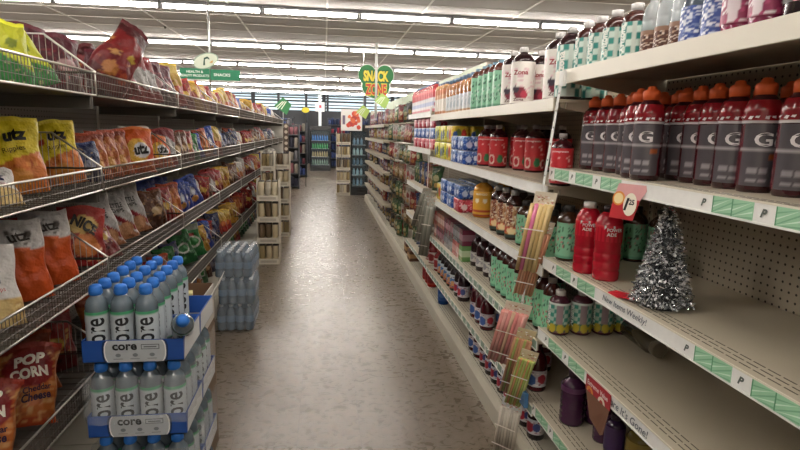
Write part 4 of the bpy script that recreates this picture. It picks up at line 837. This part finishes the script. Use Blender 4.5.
for kd, x, y, rz, ln, s, ry in (('utzw', -.97, 1.70, 34, -14, .84, -4), ('orwh', -1.02, 1.99, 33, -10, .95, -4), ('orwh', -1.02, 2.20, 36, -10, .95, -4), ('red', -1.17, 2.12, 40, -6, 1.1, 0), ('redgold', -1.03, 2.46, 45, -14, 1, 8), ('red', -1.0, 2.66, 60, -40, .9, 0), ('kettle', -1.05, 2.82, 40, -14, .92, -12), ('kettle', -1.05, 3.04, 40, -14, .92, -12), ('kettle', -1.05, 3.24, 40, -14, .96, -12), ('brown', -1.0, 3.42, 60, -14, 1, 0), ('red', -1.0, 3.62, 60, -14, .95, 0), ('orange', -1.0, 3.80, 55, -14, .95, 0), ('blue', -1.15, 3.70, 60, -5, 1.1, 0), ('blue', -1.15, 4.0, 60, -5, 1.1, 0)):
    bag(kd, x, y, L2, rz, ln, s, 'third', ry)
for kd, x, y, rz, ln, s, ry in (('popcorn', -1.0, 1.58, 24, -24, .88, 8), ('popcorn', -1.0, 1.84, 28, -26, .92, 8), ('orange', -1.08, 2.10, 45, -14, .9, 0), ('red', -1.1, 2.3, 50, -10, 1, 0), ('orange', -1.0, 2.55, 50, -14, 1, 0), ('red', -1.0, 2.80, 55, -14, 1, 0), ('brown', -1.0, 3.05, 55, -14, 1, 0), ('red', -1.0, 3.3, 55, -14, .9, 0), ('orange', -1.0, 3.50, 55, -14, .85, 0), ('green', -1.02, 3.70, 50, -18, .9, 0), ('navy', -1.05, 3.90, 60, -12, .9, 0), ('green', -1.0, 4.12, 45, -20, 1, -10), ('greenc', -.985, 4.34, 40, -16, 1.0, -12)):
    bag(kd, x, y, L3, rz, ln, s, 'lowest', ry)
plan = {'top': (L0, 4.30, [('gold', 8), ('goldred', 3), ('orange', 3), ('blue', 4), ('gold', 3), ('navy', 4), ('red', 6), ('goldred', 4), ('blue', 3), ('white', 8)]),
        'second': (L1, 4.58, [('blue', 3), ('goldred', 2), ('navy', 7), ('white', 4), ('red', 5), ('brown', 8), ('navy', 12)]),
        'third': (L2, 4.02, [('blue', 3), ('red', 2), ('white', 2), ('red', 3), ('gold', 2), ('brown', 2), ('goldred', 3), ('white', 3), ('red', 4), ('silverred', 3), ('goldred', 3), ('blue', 5), ('white', 12)]),
        'lowest': (L3, 4.54, [('blue', 3), ('navy', 2), ('goldred', 3), ('gold', 3), ('orange', 3), ('red', 4), ('brown', 3), ('red', 4), ('gold', 3), ('red', 4), ('orange', 14)])}
for lv, (z, y, lst) in plan.items():
    seq = [k for k, n in lst for _ in range(n)]; i = 0
    for kd in seq:
        if y > 11.9: break
        if rnd.random() < .25: kd = rnd.choice(['red', 'orange', 'brown', 'gold', 'white', 'silverred'])
        for e in LE:
            if abs(y - e) < .035: y = e + .04
        bag(kd, -1.0 + rnd.uniform(-.03, .03), y, z, rnd.uniform(42, 68), rnd.uniform(-26, -6), rnd.uniform(.86, 1.08) if lv == 'top' else rnd.uniform(.78, 1.0), lv, rnd.uniform(-15, 15)); y += rnd.uniform(.142, .168); i += 1
y = 2.7
while y < 9:
    if not 3.9 < y < 4.3 or True: bag(rnd.choice(['brown', 'navy', 'red', 'white', 'green']), -1.05, y, BASE + .003, 58, -12, .8, 'floor')
    y += .19
# ================================================================= WATER CASES beside the camera
BL = '#256fc8'
def CoreLab(u, v):
    if v > .95 or v < .03: return '#3f9a6a'
    return '#c4ccd2' if .16 < u < .9 else '#aab4bc'
corep = [(.030, 0), (.033, .006), (.033, .06), (.032, .065), (.033, .07), (.033, .165), (.0325, .178), (.028, .195), (.018, .208), (.016, .214)]
mk_core = bottle('water_bottle', corep, '#5f6c75', (.0334, .012, .162, CoreLab, [('core', .110, .0, .088, '#14181e', .038, 1, .015), ('core', .110, 2.2, .088, '#14181e', .038, 1, .015), ('core', .110, -2.2, .088, '#14181e', .038, 1, .015)]), (.0195, .205, .246, BL), sports='dome', n=18)
TW, TD, TH = .298, .226, .251
CX0, CY0 = -.736, 1.70
def case(x, y, z, full, wrap, label, holes=()):
    o = empty('water_case', (x, y, z)); t = MB(); H = .072
    for (a, b, c, d) in ((0, TW, 0, .003), (0, TW, TD - .003, TD), (0, .003, .003, TD - .003), (TW - .003, TW, .003, TD - .003)): t.box(a, b, c, d, 0, H, '#1f4fa0')
    t.box(0, TW, 0, TD, 0, .003, '#9a8f80'); t.build('tray', 'paper', o)
    m = MB(); K = 28; cx = TW * .52
    for rx_, rz_, c, off in ((.098, .060, '#16325f', .0008), (.092, .054, '#f0f0f0', .0012), (.088, .050, '#b9bfc4', .0016)):
        m.poly([(cx + rx_ * math.copysign(abs(math.cos(6.283 * k / K)) ** .45, math.cos(6.283 * k / K)), -off, min(H - .001, max(.001, H / 2 + rz_ * math.copysign(abs(math.sin(6.283 * k / K)) ** .8, math.sin(6.283 * k / K))))) for k in range(K)], c)
    m.text('core', .072, lambda X, Y: (cx - .03 + X, -.003, .050 + Y), '#15181c', height=.020, bold=.03)
    m.box(cx + .018, cx + .072, -.0028, -.002, .042, .058, '#4a5056').box(cx + .020, cx + .070, -.0032, -.002, .044, .056, '#b9bfc4').box(cx + .026, cx + .064, -.0036, -.002, .048, .052, '#6a7076')
    for i in range(3):
        m.poly([(cx - .05 + i * .05 + .008 * math.cos(6.283 * k / 12), -.003, .024 + .006 * math.sin(6.283 * k / 12)) for k in range(12)], '#7b8288')
        m.box(cx - .065 + i * .05, cx - .037 + i * .05, -.0025, -.002, .010, .013, '#90969a')
    m.build('printed_front', 'paper', o)
    s = MB(); s.poly([(TW + .0006, .004, .003), (TW + .0006, TD - .002, .003), (TW + .0006, TD - .002, H - .002), (TW + .0006, .02, H - .002)], '#d4d6d8'); s.build('side_panel_print', 'paper', o)
    if wrap:
        wmb = MB(); nx = 26; hh = .205; rr = random.Random(int(z * 100)); o_ = .0035
        path = [(-o_, TD + o_), (-o_, -o_), (TW + o_, -o_), (TW + o_, TD + o_)]; seg = []
        for q in range(3):
            for k in range(nx): t_ = k / nx; seg.append((path[q][0] + (path[q + 1][0] - path[q][0]) * t_, path[q][1] + (path[q + 1][1] - path[q][1]) * t_))
        seg.append(path[3]); nvv = 8
        for b in range(nvv + 1):
            for k, (xx, yy) in enumerate(seg):
                j = .003 * math.sin(k * .9 + b * 1.7) + rr.uniform(0, .002); sx_ = 1 if xx > TW / 2 else -1
                wmb.v.append((xx + (j if (xx < 0 or xx > TW) else 0) * sx_, yy - (j if yy < 0 else 0), .045 + (hh - .045) * b / nvv))
        nn = len(seg)
        for b in range(nvv):
            for k in range(nn - 1): wmb.face([b * nn + k, b * nn + k + 1, (b + 1) * nn + k + 1, (b + 1) * nn + k], '#e6ecf0', True)
        wmb.build('shrink_wrap', 'wrap', o)
    tag(o, label, 'water case', 'stacked cases of water bottles beside the camera')
    return o
tier = ['floor', 'second', 'third', 'top']; nb = {}
for t in range(4):
    z = t * TH
    for dep in (0, 1):
        case(CX0, CY0 + dep * (TD + .008), z, True, t < 3, 'blue and white cardboard water tray, %s tier, %s stack' % (tier[t], ('front', 'rear')[dep]))
        for i in range(4):
            for j in range(3):
                if t == 3 and i == 3 and (dep == 0): continue
                if t == 3 and dep == 1 and i == 3: continue
                if t < 3 and (dep == 1 and i < 2): continue
                rows = ('front', 'middle', 'rear')[j]
                put('core', mk_core, (CX0 + .0365 + i * .0735, CY0 + dep * (TD + .008) + .0375 + j * .0735 + (.0 if t < 3 else .0), z + .0035), R(15) + (rnd.uniform(-.25, .25) if j else (.1, 2.2, -.0, .1)[i]), 'blue capped water bottle, %s column, %s row, %s case, %s tier' % (ordw(i), rows, ('front', 'rear')[dep], tier[t]), 'water bottle', 'blue capped water bottles in the cases', s=(1, 1, .97))
put('core', mk_core, (CX0 + .258, CY0 + .155, 3 * TH + .038), R(15), 'blue capped water bottle lying tilted in the top front case', 'water bottle', 'blue capped water bottles in the cases', rx=R(62))
# open carton and small yellow box behind the cases
o = empty('open_carton', (-.62, 2.22, .62))
m = MB(); BR = '#6b513c'
m.box(-.12, .12, .0, .003, 0, .16, BR); m.box(-.12, .12, .28, .283, 0, .16, BR); m.box(-.12, -.117, .003, .28, 0, .16, BR); m.box(-.12, .12, 0, .283, -.003, 0, BR); m.box(.117, .12, .003, .28, 0, .16, '#cfc9c0'); m.build('carton', 'card', o)
f = MB().prism([(.121, .0, .10), (.121, .29, .10), (.165, .30, .21), (.150, -.12, .15)], (.003, 0, 0), '#d0ccc6')
for k in range(9): f.box(.1515 - 0, .153, -.09 + k * .03, -.075 + k * .03, .10, .13, '#5c5852') if 0 else None
f.build('flap', 'card', o)
o['label'] = 'open brown cardboard carton with white outer flap behind the water cases'; o['category'] = 'box'
MB().box(-.74, -.50, 2.2, 2.5, 0, .612, '#7a6450').build('carton_stack', 'card', label='tall plain brown carton on the floor under the open carton', cat='box')
put('ybox', box_maker('snack_box', .075, .05, .185, '#d8cf8c', '#c8702c', '#e0b83a'), (-.575, 2.265, .622), R(12), 'small yellow and white snack box standing in the open carton', 'box')
# ================================================================= water pack stack on the floor
def mk_wpack():
    o = empty('bottled_water_pack'); W, D, H = .27, .40, .205; r = .0325
    b = MB(); c = MB(); lb = MB()
    for i in range(4):
        for j in range(6):
            x, y = (i - 1.5) * .0665, (j - 2.5) * .0665
            if 0 < i < 3 and 0 < j < 5: 
                c.lathe([(.014, .19), (.014, .203)], '#e8e8e8', n=8, o=(x, y, 0)); continue
            b.lathe([(.028, 0), (r, .008), (r, .05), (.030, .055), (r, .06), (r, .13), (.026, .16), (.013, .185), (.012, .2)], '#5f6e7c', n=10, o=(x, y, 0))
            lb.lathe([(r + .0006, .068), (r + .0006, .118)], '#6f849a', n=10, o=(x, y, 0), cap=False); c.lathe([(.014, .19), (.014, .203)], '#e4e6e8', n=8, o=(x, y, 0))
    b.build('bottles', 'gloss', o); lb.build('labels', 'paper', o); c.build('caps', 'matte', o)
    wmb = MB(); n = 48; nv = 8
    for k in range(nv + 1):
        for a in range(n):
            t = 2 * math.pi * a / n; ct, st = math.cos(t), math.sin(t); q = (abs(ct) ** 8 + abs(st) ** 8) ** (-1 / 8); wv = 1 + .012 * math.sin(a * 2.9 + k)
            kk = 1 if k < nv else .93
            wmb.v.append((.136 * q * ct * wv * kk, .203 * q * st * wv * kk, .004 + .206 * k / nv + (0 if k < nv else .002 * math.sin(a))))
    for k in range(nv):
        for a in range(n): wmb.face([k * n + a, k * n + (a + 1) % n, (k + 1) * n + (a + 1) % n, (k + 1) * n + a], '#d8e4f0', True)
    wmb.face([nv * n + a for a in range(n)], '#d8e4f0'); wmb.build('shrink_wrap', 'wrap', o); return o
for i, (dx, dy, rz) in enumerate([(0, 0, 0), (.01, .0, 2), (.0, .01, -2)]):
    put('wp', mk_wpack, (-.650 + dx, 4.17 + dy, .001 + i * .201), R(rz), 'shrink wrapped pack of clear water bottles, %s of the floor stack' % ('bottom', 'middle', 'top')[i], 'water pack', 'floor stack of bottled water packs', s=(1, 1, .94))
# ================================================================= tray display towers
def tray_tower(x, y, n, w, label, tierh=.235, z0=0, d=.28, seed=0, right=False):
    o = empty('tray_display', (x, y, z0)); rr = random.Random(seed)
    for i in range(n):
        z = i * tierh; t = MB(); t.box(-w / 2, w / 2, -d / 2, d / 2, z, z + .06, '#c9c2b2'); t.box(-w / 2 + .03, w / 2 - .03, -d / 2 - .001, -d / 2, z + .018, z + .045, '#a59e90')
        t.box(-w / 2, -w / 2 + .004, -d / 2, d / 2, z + .06, z + tierh, '#cfc8b8'); t.box(w / 2 - .004, w / 2, -d / 2, d / 2, z + .06, z + tierh, '#cfc8b8'); t.build('tray', 'card', o)
        m = max(3, int(w / .08)); r_ = (w - .02) / m / 2
        for k in range(m):
            for j in range(2):
                c = rr.choice(['#b8a888', '#8c7a54', '#c8bca0', '#5c4a34', '#a8a090'])
                q = MB().lathe([(r_ * .9, 0), (r_ * .93, .004), (r_ * .93, tierh * .62), (r_ * .8, tierh * .66)], lambda zz, c=c: '#4a4238' if zz > tierh * .4 else c, n=10, o=(-w / 2 + .01 + r_ * (2 * k + 1), -d / 2 + .012 + r_ + j * 2 * r_, z + .061)); q.build('canister', 'paper', o)
    tag(o, label, 'display stand'); return o
tray_tower(-.605, 6.15, 4, .235, 'cardboard tray tower of canisters in front of the left shelves', seed=1)
tray_tower(-.60, 7.75, 5, .26, 'taller cardboard tray tower behind the first one on the left', seed=2)
tray_tower(-.70, 7.1, 5, .16, 'narrow cardboard tray tower between the two left towers', seed=5, tierh=.24)
tray_tower(.44, 12.75, 5, .32, 'cardboard tray tower of canisters standing beside the black cooler', tierh=.29, seed=3)
# ================================================================= coolers and far end
def cooler(x, y, w, d, h, label, cols_, rows=4, facing=0):
    o = empty('drinks_cooler', (x, y, 0)); o.rotation_euler.z = facing; K = '#14161a'
    m = MB(); m.box(-w / 2, w / 2, -d / 2 + .04, d / 2, 0, .18, K); m.box(-w / 2, w / 2, -d / 2 + .04, d / 2, h - .12, h, K); m.box(-w / 2, -w / 2 + .04, -d / 2 + .04, d / 2, .18, h - .12, K); m.box(w / 2 - .04, w / 2, -d / 2 + .04, d / 2, .18, h - .12, K); m.box(-w / 2 + .04, w / 2 - .04, d / 2 - .03, d / 2, .18, h - .12, '#30363c')
    m.build('cabinet', 'gloss', o)
    dr = MB()
    for a, b, c, e in ((-w / 2, w / 2, .12, .19), (-w / 2, w / 2, h - .16, h - .1), (-w / 2, -w / 2 + .05, .19, h - .16), (w / 2 - .05, w / 2, .19, h - .16)): dr.box(a, b, -d / 2, -d / 2 + .035, c, e, '#1c1f24')
    dr = dr.build('door', 'gloss', o); MB().box(-w / 2 + .05, w / 2 - .05, -d / 2 + .012, -d / 2 + .016, .19, h - .16, '#9fb4bc').build('door_glass', 'glass', dr)
    MB().rod([(w / 2 - .02, -d / 2 - .02, .7), (w / 2 - .02, -d / 2 - .02, 1.1)], .01, '#5a5e62').build('handle', 'metal', dr)
    MB().box(-w / 2 + .06, w / 2 - .06, -d / 2 + .06, -d / 2 + .10, h - .15, h - .125, '#bfe0f0').build('lamp', 'cooler', o)
    rr = random.Random(3); sp = (h - .45) / rows
    for r_ in range(rows):
        z = .22 + r_ * sp; MB().box(-w / 2 + .045, w / 2 - .045, -d / 2 + .07, d / 2 - .04, z - .012, z, '#7a8086').build('cooler_shelf', 'metal', o)
        n = int((w - .12) / .085)
        for k in range(n):
            q = MB().lathe([(.030, 0), (.033, .01), (.033, sp * .45), (.012, sp * .62), (.012, sp * .7)], cols_[r_ % len(cols_)], n=8, o=(-w / 2 + .10 + k * .085, -d / 2 + .13, z + .001)); q.build('drink_bottle', 'gloss', o)
    tag(o, label, 'cooler'); return o
cooler(-.13, 20.4, .74, .6, 1.62, 'black glass door cooler with green drinks at far aisle end', ['#7a9488', '#a89a70', '#3f9a58', '#3a7ac8'])
cooler(.80, 12.9, .42, .5, 1.62, 'black glass door cooler standing past the right gondola', ['#6a8aa0', '#8fb4c4', '#5a7a90', '#9fc0c8'], rows=5)
p = at(320, 130, Y=21.2)
o = empty('pole_sign', (p.x, 21.2, 0)); MB().box(-.055, .055, -.03, .03, 0, 3.0, '#e4eef0').build('pole', 'matte', o)
q = at(320, 107, Y=21.2).z; MB().box(-.17, .17, -.06, -.035, q - .17, q + .17, '#eef4f4').box(-.03, .06, -.063, -.06, q - .04, q + .07, '#b8505c').build('sign_plate', 'matte', o); tag(o, 'white square sign on white column above the far cooler', 'sign')
# red cartons, dark racks
for i, (pxx, yy, w_, h_, c) in enumerate([(336.5, 22.5, .42, .34, '#b8323c'), (336.5, 22.5, .42, .30, '#c8b8b4')]):
    p = at(pxx, 150, Y=yy); m = box_maker('carton_box', w_, .4, h_, c, c, '#d8a0a0' if i == 0 else '#a84048', 'card')
    put('far%d' % i, m, (p.x + .2, yy, .001 if i else .302), 0, ('red' if i == 0 else 'white and red') + ' carton stacked at the far aisle end', 'box')
def rack(x, y, w, d, h, label, seed, base='#22262e', cs=('#3a4a7a', '#5a2c34', '#6a6a70', '#2c3c4c', '#8a8276')):
    o = empty('merchandise_rack', (x, y, 0)); rr = random.Random(seed); m = MB(); m.box(-w / 2, w / 2, d / 2 - .03, d / 2, 0, h, base)
    n = max(3, int(h / .3))
    for i in range(n): m.box(-w / 2, w / 2, -d / 2, d / 2 - .03, .05 + i * h / n, .07 + i * h / n, '#4a4c50')
    m.box(-w / 2, -w / 2 + .02, -d / 2, d / 2, 0, h, base); m.box(w / 2 - .02, w / 2, -d / 2, d / 2, 0, h, base); m.build('frame', 'enamel', o)
    for i in range(n):
        k = -w / 2 + .07
        while k < w / 2 - .06:
            c = rr.choice(cs); hh = h / n * rr.uniform(.5, .8); g = MB().lathe([(.03, 0), (.045, .01), (.045, hh * .9), (.03, hh)], c, n=8, sq=4, o=(k, -d / 2 + .08, .072 + i * h / n)); g.build('packet', 'film', o); k += .11
    tag(o, label, 'rack'); return o
rack(-1.35, 15.6, .9, .5, 1.75, 'dark rack of packets past the left gondola end', 1)
rack(-.80, 14.2, .36, .6, 1.6, 'narrow tall rack of small items at left aisle end', 2, base='#3a3c40', cs=('#7a7a80', '#8a5a60', '#3a3a48', '#a0988c'))
rack(-.78, 17.6, .5, .5, 1.7, 'dark rack of packets left of the far cooler', 7)
rack(.95, 22.0, 1.6, .5, 1.95, 'navy blue rack of goods at the far end, right', 3, base='#1c2440', cs=('#24345c', '#1c2848', '#8a3040', '#3a4a7a'))
rack(-2.2, 20.5, 2.2, .5, 1.9, 'wide dark rack of goods at the far end, left', 4)
rack(2.6, 20.5, 1.6, .5, 1.9, 'wide dark rack of goods behind right gondola, far end', 5)
# round items card on the end upright
o = empty('display_card', (-.86, 12.13, 1.25)); MB().box(-.10, .10, -.02, 0, -.25, .35, '#5c4c40').build('card', 'paper', o); m = MB()
for i in range(5):
    for j in range(2): m.lathe([(.035, 0), (.032, .012)], '#c4b4a0', n=12, o=(0, 0, 0)); 
m = MB()
for i in range(5):
    for j in range(2):
        cx_k, cz_k = -.05 + j * .1, -.19 + i * .12; m.poly([(cx_k + .036 * math.cos(6.283 * k / 12), -.022, cz_k + .036 * math.sin(6.283 * k / 12)) for k in range(12)], '#cdbfae')
m.build('round_packs', 'paper', o); tag(o, 'brown card of round pale packs on the left gondola end', 'display card')
# ================================================================= hanging signs
SY = 6.2; p = at(206, 74, Y=SY); zc = p.z; pxm = at(210, 74, Y=SY).x
o = empty('aisle_sign', (pxm, SY, zc)); MB().rod([(0, .012, -.30), (0, .012, CH - zc - .005)], .010, '#d8dcd8', n=8).build('pole', 'metal', o)
l_ = at(180, 74, Y=SY).x - pxm; r_ = at(240, 74, Y=SY).x - pxm
b = MB().box(l_, -.004, -.004, .004, -.055, .055, '#1f7a55').text('HEALTH &', .17, lambda X, Y: (l_ / 2 - .0 + X, -.006, .020 + Y), '#e6efe8', height=.026).text('BEAUTY PRODUCTS', .29, lambda X, Y: (l_ / 2 + X, -.006, -.020 + Y), '#e6efe8', height=.026); b.build('left_board', 'matte', o)
b = MB().box(.004, r_, -.004, .004, -.060, .050, '#1f7a55').text('SNACKS', .17, lambda X, Y: (r_ / 2 - .03 + X, -.006, -.004 + Y), '#e6efe8', height=.030); b.build('right_board', 'matte', o)
K = 36; q0 = at(206, 61, Y=SY); zc2 = q0.z - zc; ov = MB(); tl = .35
ell = lambda a, b_: [(a * math.cos(6.283 * k / K) * math.cos(tl) - b_ * math.sin(6.283 * k / K) * math.sin(tl) - .04, 0, zc2 + a * math.cos(6.283 * k / K) * math.sin(tl) + b_ * math.sin(6.283 * k / K) * math.cos(tl)) for k in range(K)]
ov.prism([Vector(v) + Vector((0, -.006, 0)) for v in ell(.135, .078)], (0, .006, 0), '#8aa590').prism([Vector(v) + Vector((0, -.009, 0)) for v in ell(.125, .068)], (0, .003, 0), '#d0d8c4')
ov.prism([(-.065, -.012, zc2 - .045), (-.045, -.012, zc2 - .045), (-.045, -.012, zc2 + .015), (-.02, -.012, zc2 + .025), (-.0, -.012, zc2 + .012), (.0, -.012, zc2 + .03), (-.02, -.012, zc2 + .045), (-.055, -.012, zc2 + .03)], (0, .003, 0), '#1d4a38')
ov.prism([(.0, -.012, zc2 - .02), (.03, -.012, zc2 - .02), (.04, -.012, zc2 + .01), (.015, -.012, zc2 + .0)], (0, .003, 0), '#c8a060'); ov.build('oval_plaque', 'matte', o)
tag(o, 'green HEALTH & BEAUTY PRODUCTS and SNACKS aisle sign with oval plaque', 'sign')
# snack zone
SY = 9.9; c0 = at(376, 82, Y=SY); o = empty('snack_zone_sign', (c0.x, SY, c0.z)); u = (at(394, 82, Y=SY).x - at(359, 82, Y=SY).x) / 2
def lobes(s, y, c, m):
    for ex, ez, ea, eb in ((-.50, .38, .50, .55), (.50, .38, .50, .55), (0, -.25, .78, .66), (0, .2, .6, .5)):
        m.prism([(u * (ex + ea * s * math.cos(6.283 * k / 32)), y, u * (ez + eb * s * math.sin(6.283 * k / 32))) for k in range(32)], (0, .006 if s > 1.05 else .0035, 0), c); y -= .0002
m = MB(); lobes(1.08, 0, '#e8ece4', m); lobes(1.0, -.004, '#2f7a44', m); m.build('board', 'matte', o)
t = MB()
t.text('SNACK', u * 1.5, lambda X, Y: (X, -.008, u * .32 + Y), '#1c4a20', height=u * .70, bold=.10); t.text('SNACK', u * 1.44, lambda X, Y: (X, -.012, u * .32 + Y), '#e8d83a', height=u * .60, bold=.05)
t.text('ZONE', u * 1.26, lambda X, Y: (X, -.008, -u * .42 + Y), '#e8d83a', height=u * .72, bold=.08); t.text('ZONE', u * 1.2, lambda X, Y: (X, -.012, -u * .42 + Y), '#c8442c', height=u * .62, bold=.04); t.build('lettering', 'paper', o)
MB().rod([(0, -.035, CH - c0.z - .005), (0, -.035, -.62)], .022, '#dfe2df', n=8).build('pole', 'matte', o)
tag(o, 'green SNACK ZONE sign with yellow and red letters on white pole', 'sign')
def arrow_sign(px_, py_, Y, s, label, c='#a8c86a', y_off=0):
    p = at(px_, py_, Y=Y); o = empty('arrow_sign', p); m = MB().prism([(-s, 0, 0), (0, 0, s * 1.0), (s, 0, .2 * s), (.4 * s, 0, -s)], (0, .006, 0), c); m.build('panel', 'matte', o); st = MB()
    for k in (-.45, -.05, .35): st.prism([(-s * .7 + k * s + .1 * s, -.002, -.35 * s - .0), (-s * .62 + k * s + .1 * s, -.002, -.40 * s), (.25 * s + k * s * .5, -.002, .5 * s), (.17 * s + k * s * .5, -.002, .55 * s)], (0, .001, 0), '#e8efd8')
    st.build('stripes', 'matte', o)
    MB().rod([(0, .01, 0), (0, .01, -.45 if Y != 10.45 else CH - p.z - .003)], .006, '#b8bab4', n=5).build('stem', 'metal', o)
    tag(o, label, 'sign'); return o
arrow_sign(382, 101, 9.2, .13, 'pale green striped arrow sign below the SNACK ZONE sign'); arrow_sign(363, 112, 10.45, .13, 'small pale green arrow sign by the white and red poster', '#b4cf6a')
arrow_sign(283, 106, 11.9, .18, 'dark green striped diamond sign at end of left shelves', '#2f7a44')
p = at(305.5, 110, Y=14.5); o = empty('oval_sign', p); MB().prism([(.10 * math.cos(6.283 * k / 24), 0, .07 * math.sin(6.283 * k / 24)) for k in range(24)], (0, .006, 0), '#d0c02c').build('oval', 'matte', o); MB().rod([(0, .01, 0), (0, .01, -p.z)], .010, '#4a4c4a').build('stem', 'metal', o); tag(o, 'yellow oval sign above the racks at the left aisle end', 'sign')
SY = 12.6; a_, b_ = at(341, 109, Y=SY), at(362, 131, Y=SY); o = empty('poster', ((a_.x + b_.x) / 2, SY, (a_.z + b_.z) / 2)); hw, hh = (b_.x - a_.x) / 2, (a_.z - b_.z) / 2
MB().box(-hw, hw, -.006, 0, -hh, hh, '#e0dcd8').build('board', 'matte', o); m = MB(); rr = random.Random(11)
for k in range(16):
    cx_k, cz_k = rr.uniform(-.35, .75) * hw, rr.uniform(-.75, .75) * hh; s = rr.uniform(.04, .075); m.poly([(cx_k + s * math.cos(6.283 * j / 9) * rr.uniform(.7, 1.1), -.008 - k * .0002, cz_k + s * math.sin(6.283 * j / 9)) for j in range(9)], rr.choice(['#c8402c', '#d8663a', '#b03030']))
m.box(-hw * .85, -hw * .6, -.008, -.006, -.1, .1, '#6a5a70'); m.build('print', 'paper', o); MB().rod([(-hw + .02, .012, hh), (-hw + .02, .012, -1.0)], .008, '#8a8c88').build('post', 'metal', o)
tag(o, 'white poster with red orange print above the right tray tower', 'poster')
# dark columns at the far end
for i, xx in enumerate([-1.9, -.75, .15, 1.75, 3.2]):
    MB().box(xx - .05, xx + .05, 24.0, 24.1, 0, 3.0, '#23272d').build('column', 'matte', label='dark slim column before the far windows, %s from the left' % ordw(i), cat='column', group='dark columns at the far end')
# sprinkler dots on the ceiling
for i, (a, b) in enumerate([(165, 26), (306, 82), (355, 90), (305, 51)]):
    p = at(a, b, Z=CH); MB().lathe([(.03, -.004), (.03, 0)], '#5a5652', n=10, o=(0, 0, 0)).lathe([(.012, -.04), (.02, -.03), (.012, -.004)], '#6a6660', n=8).build('sprinkler_head', 'metal', label='small dark sprinkler head on ceiling, %s counted by distance' % ordw([0, 2, 3, 1][i]), cat='sprinkler', group='ceiling sprinkler heads').location = (p.x, p.y, CH - .001)
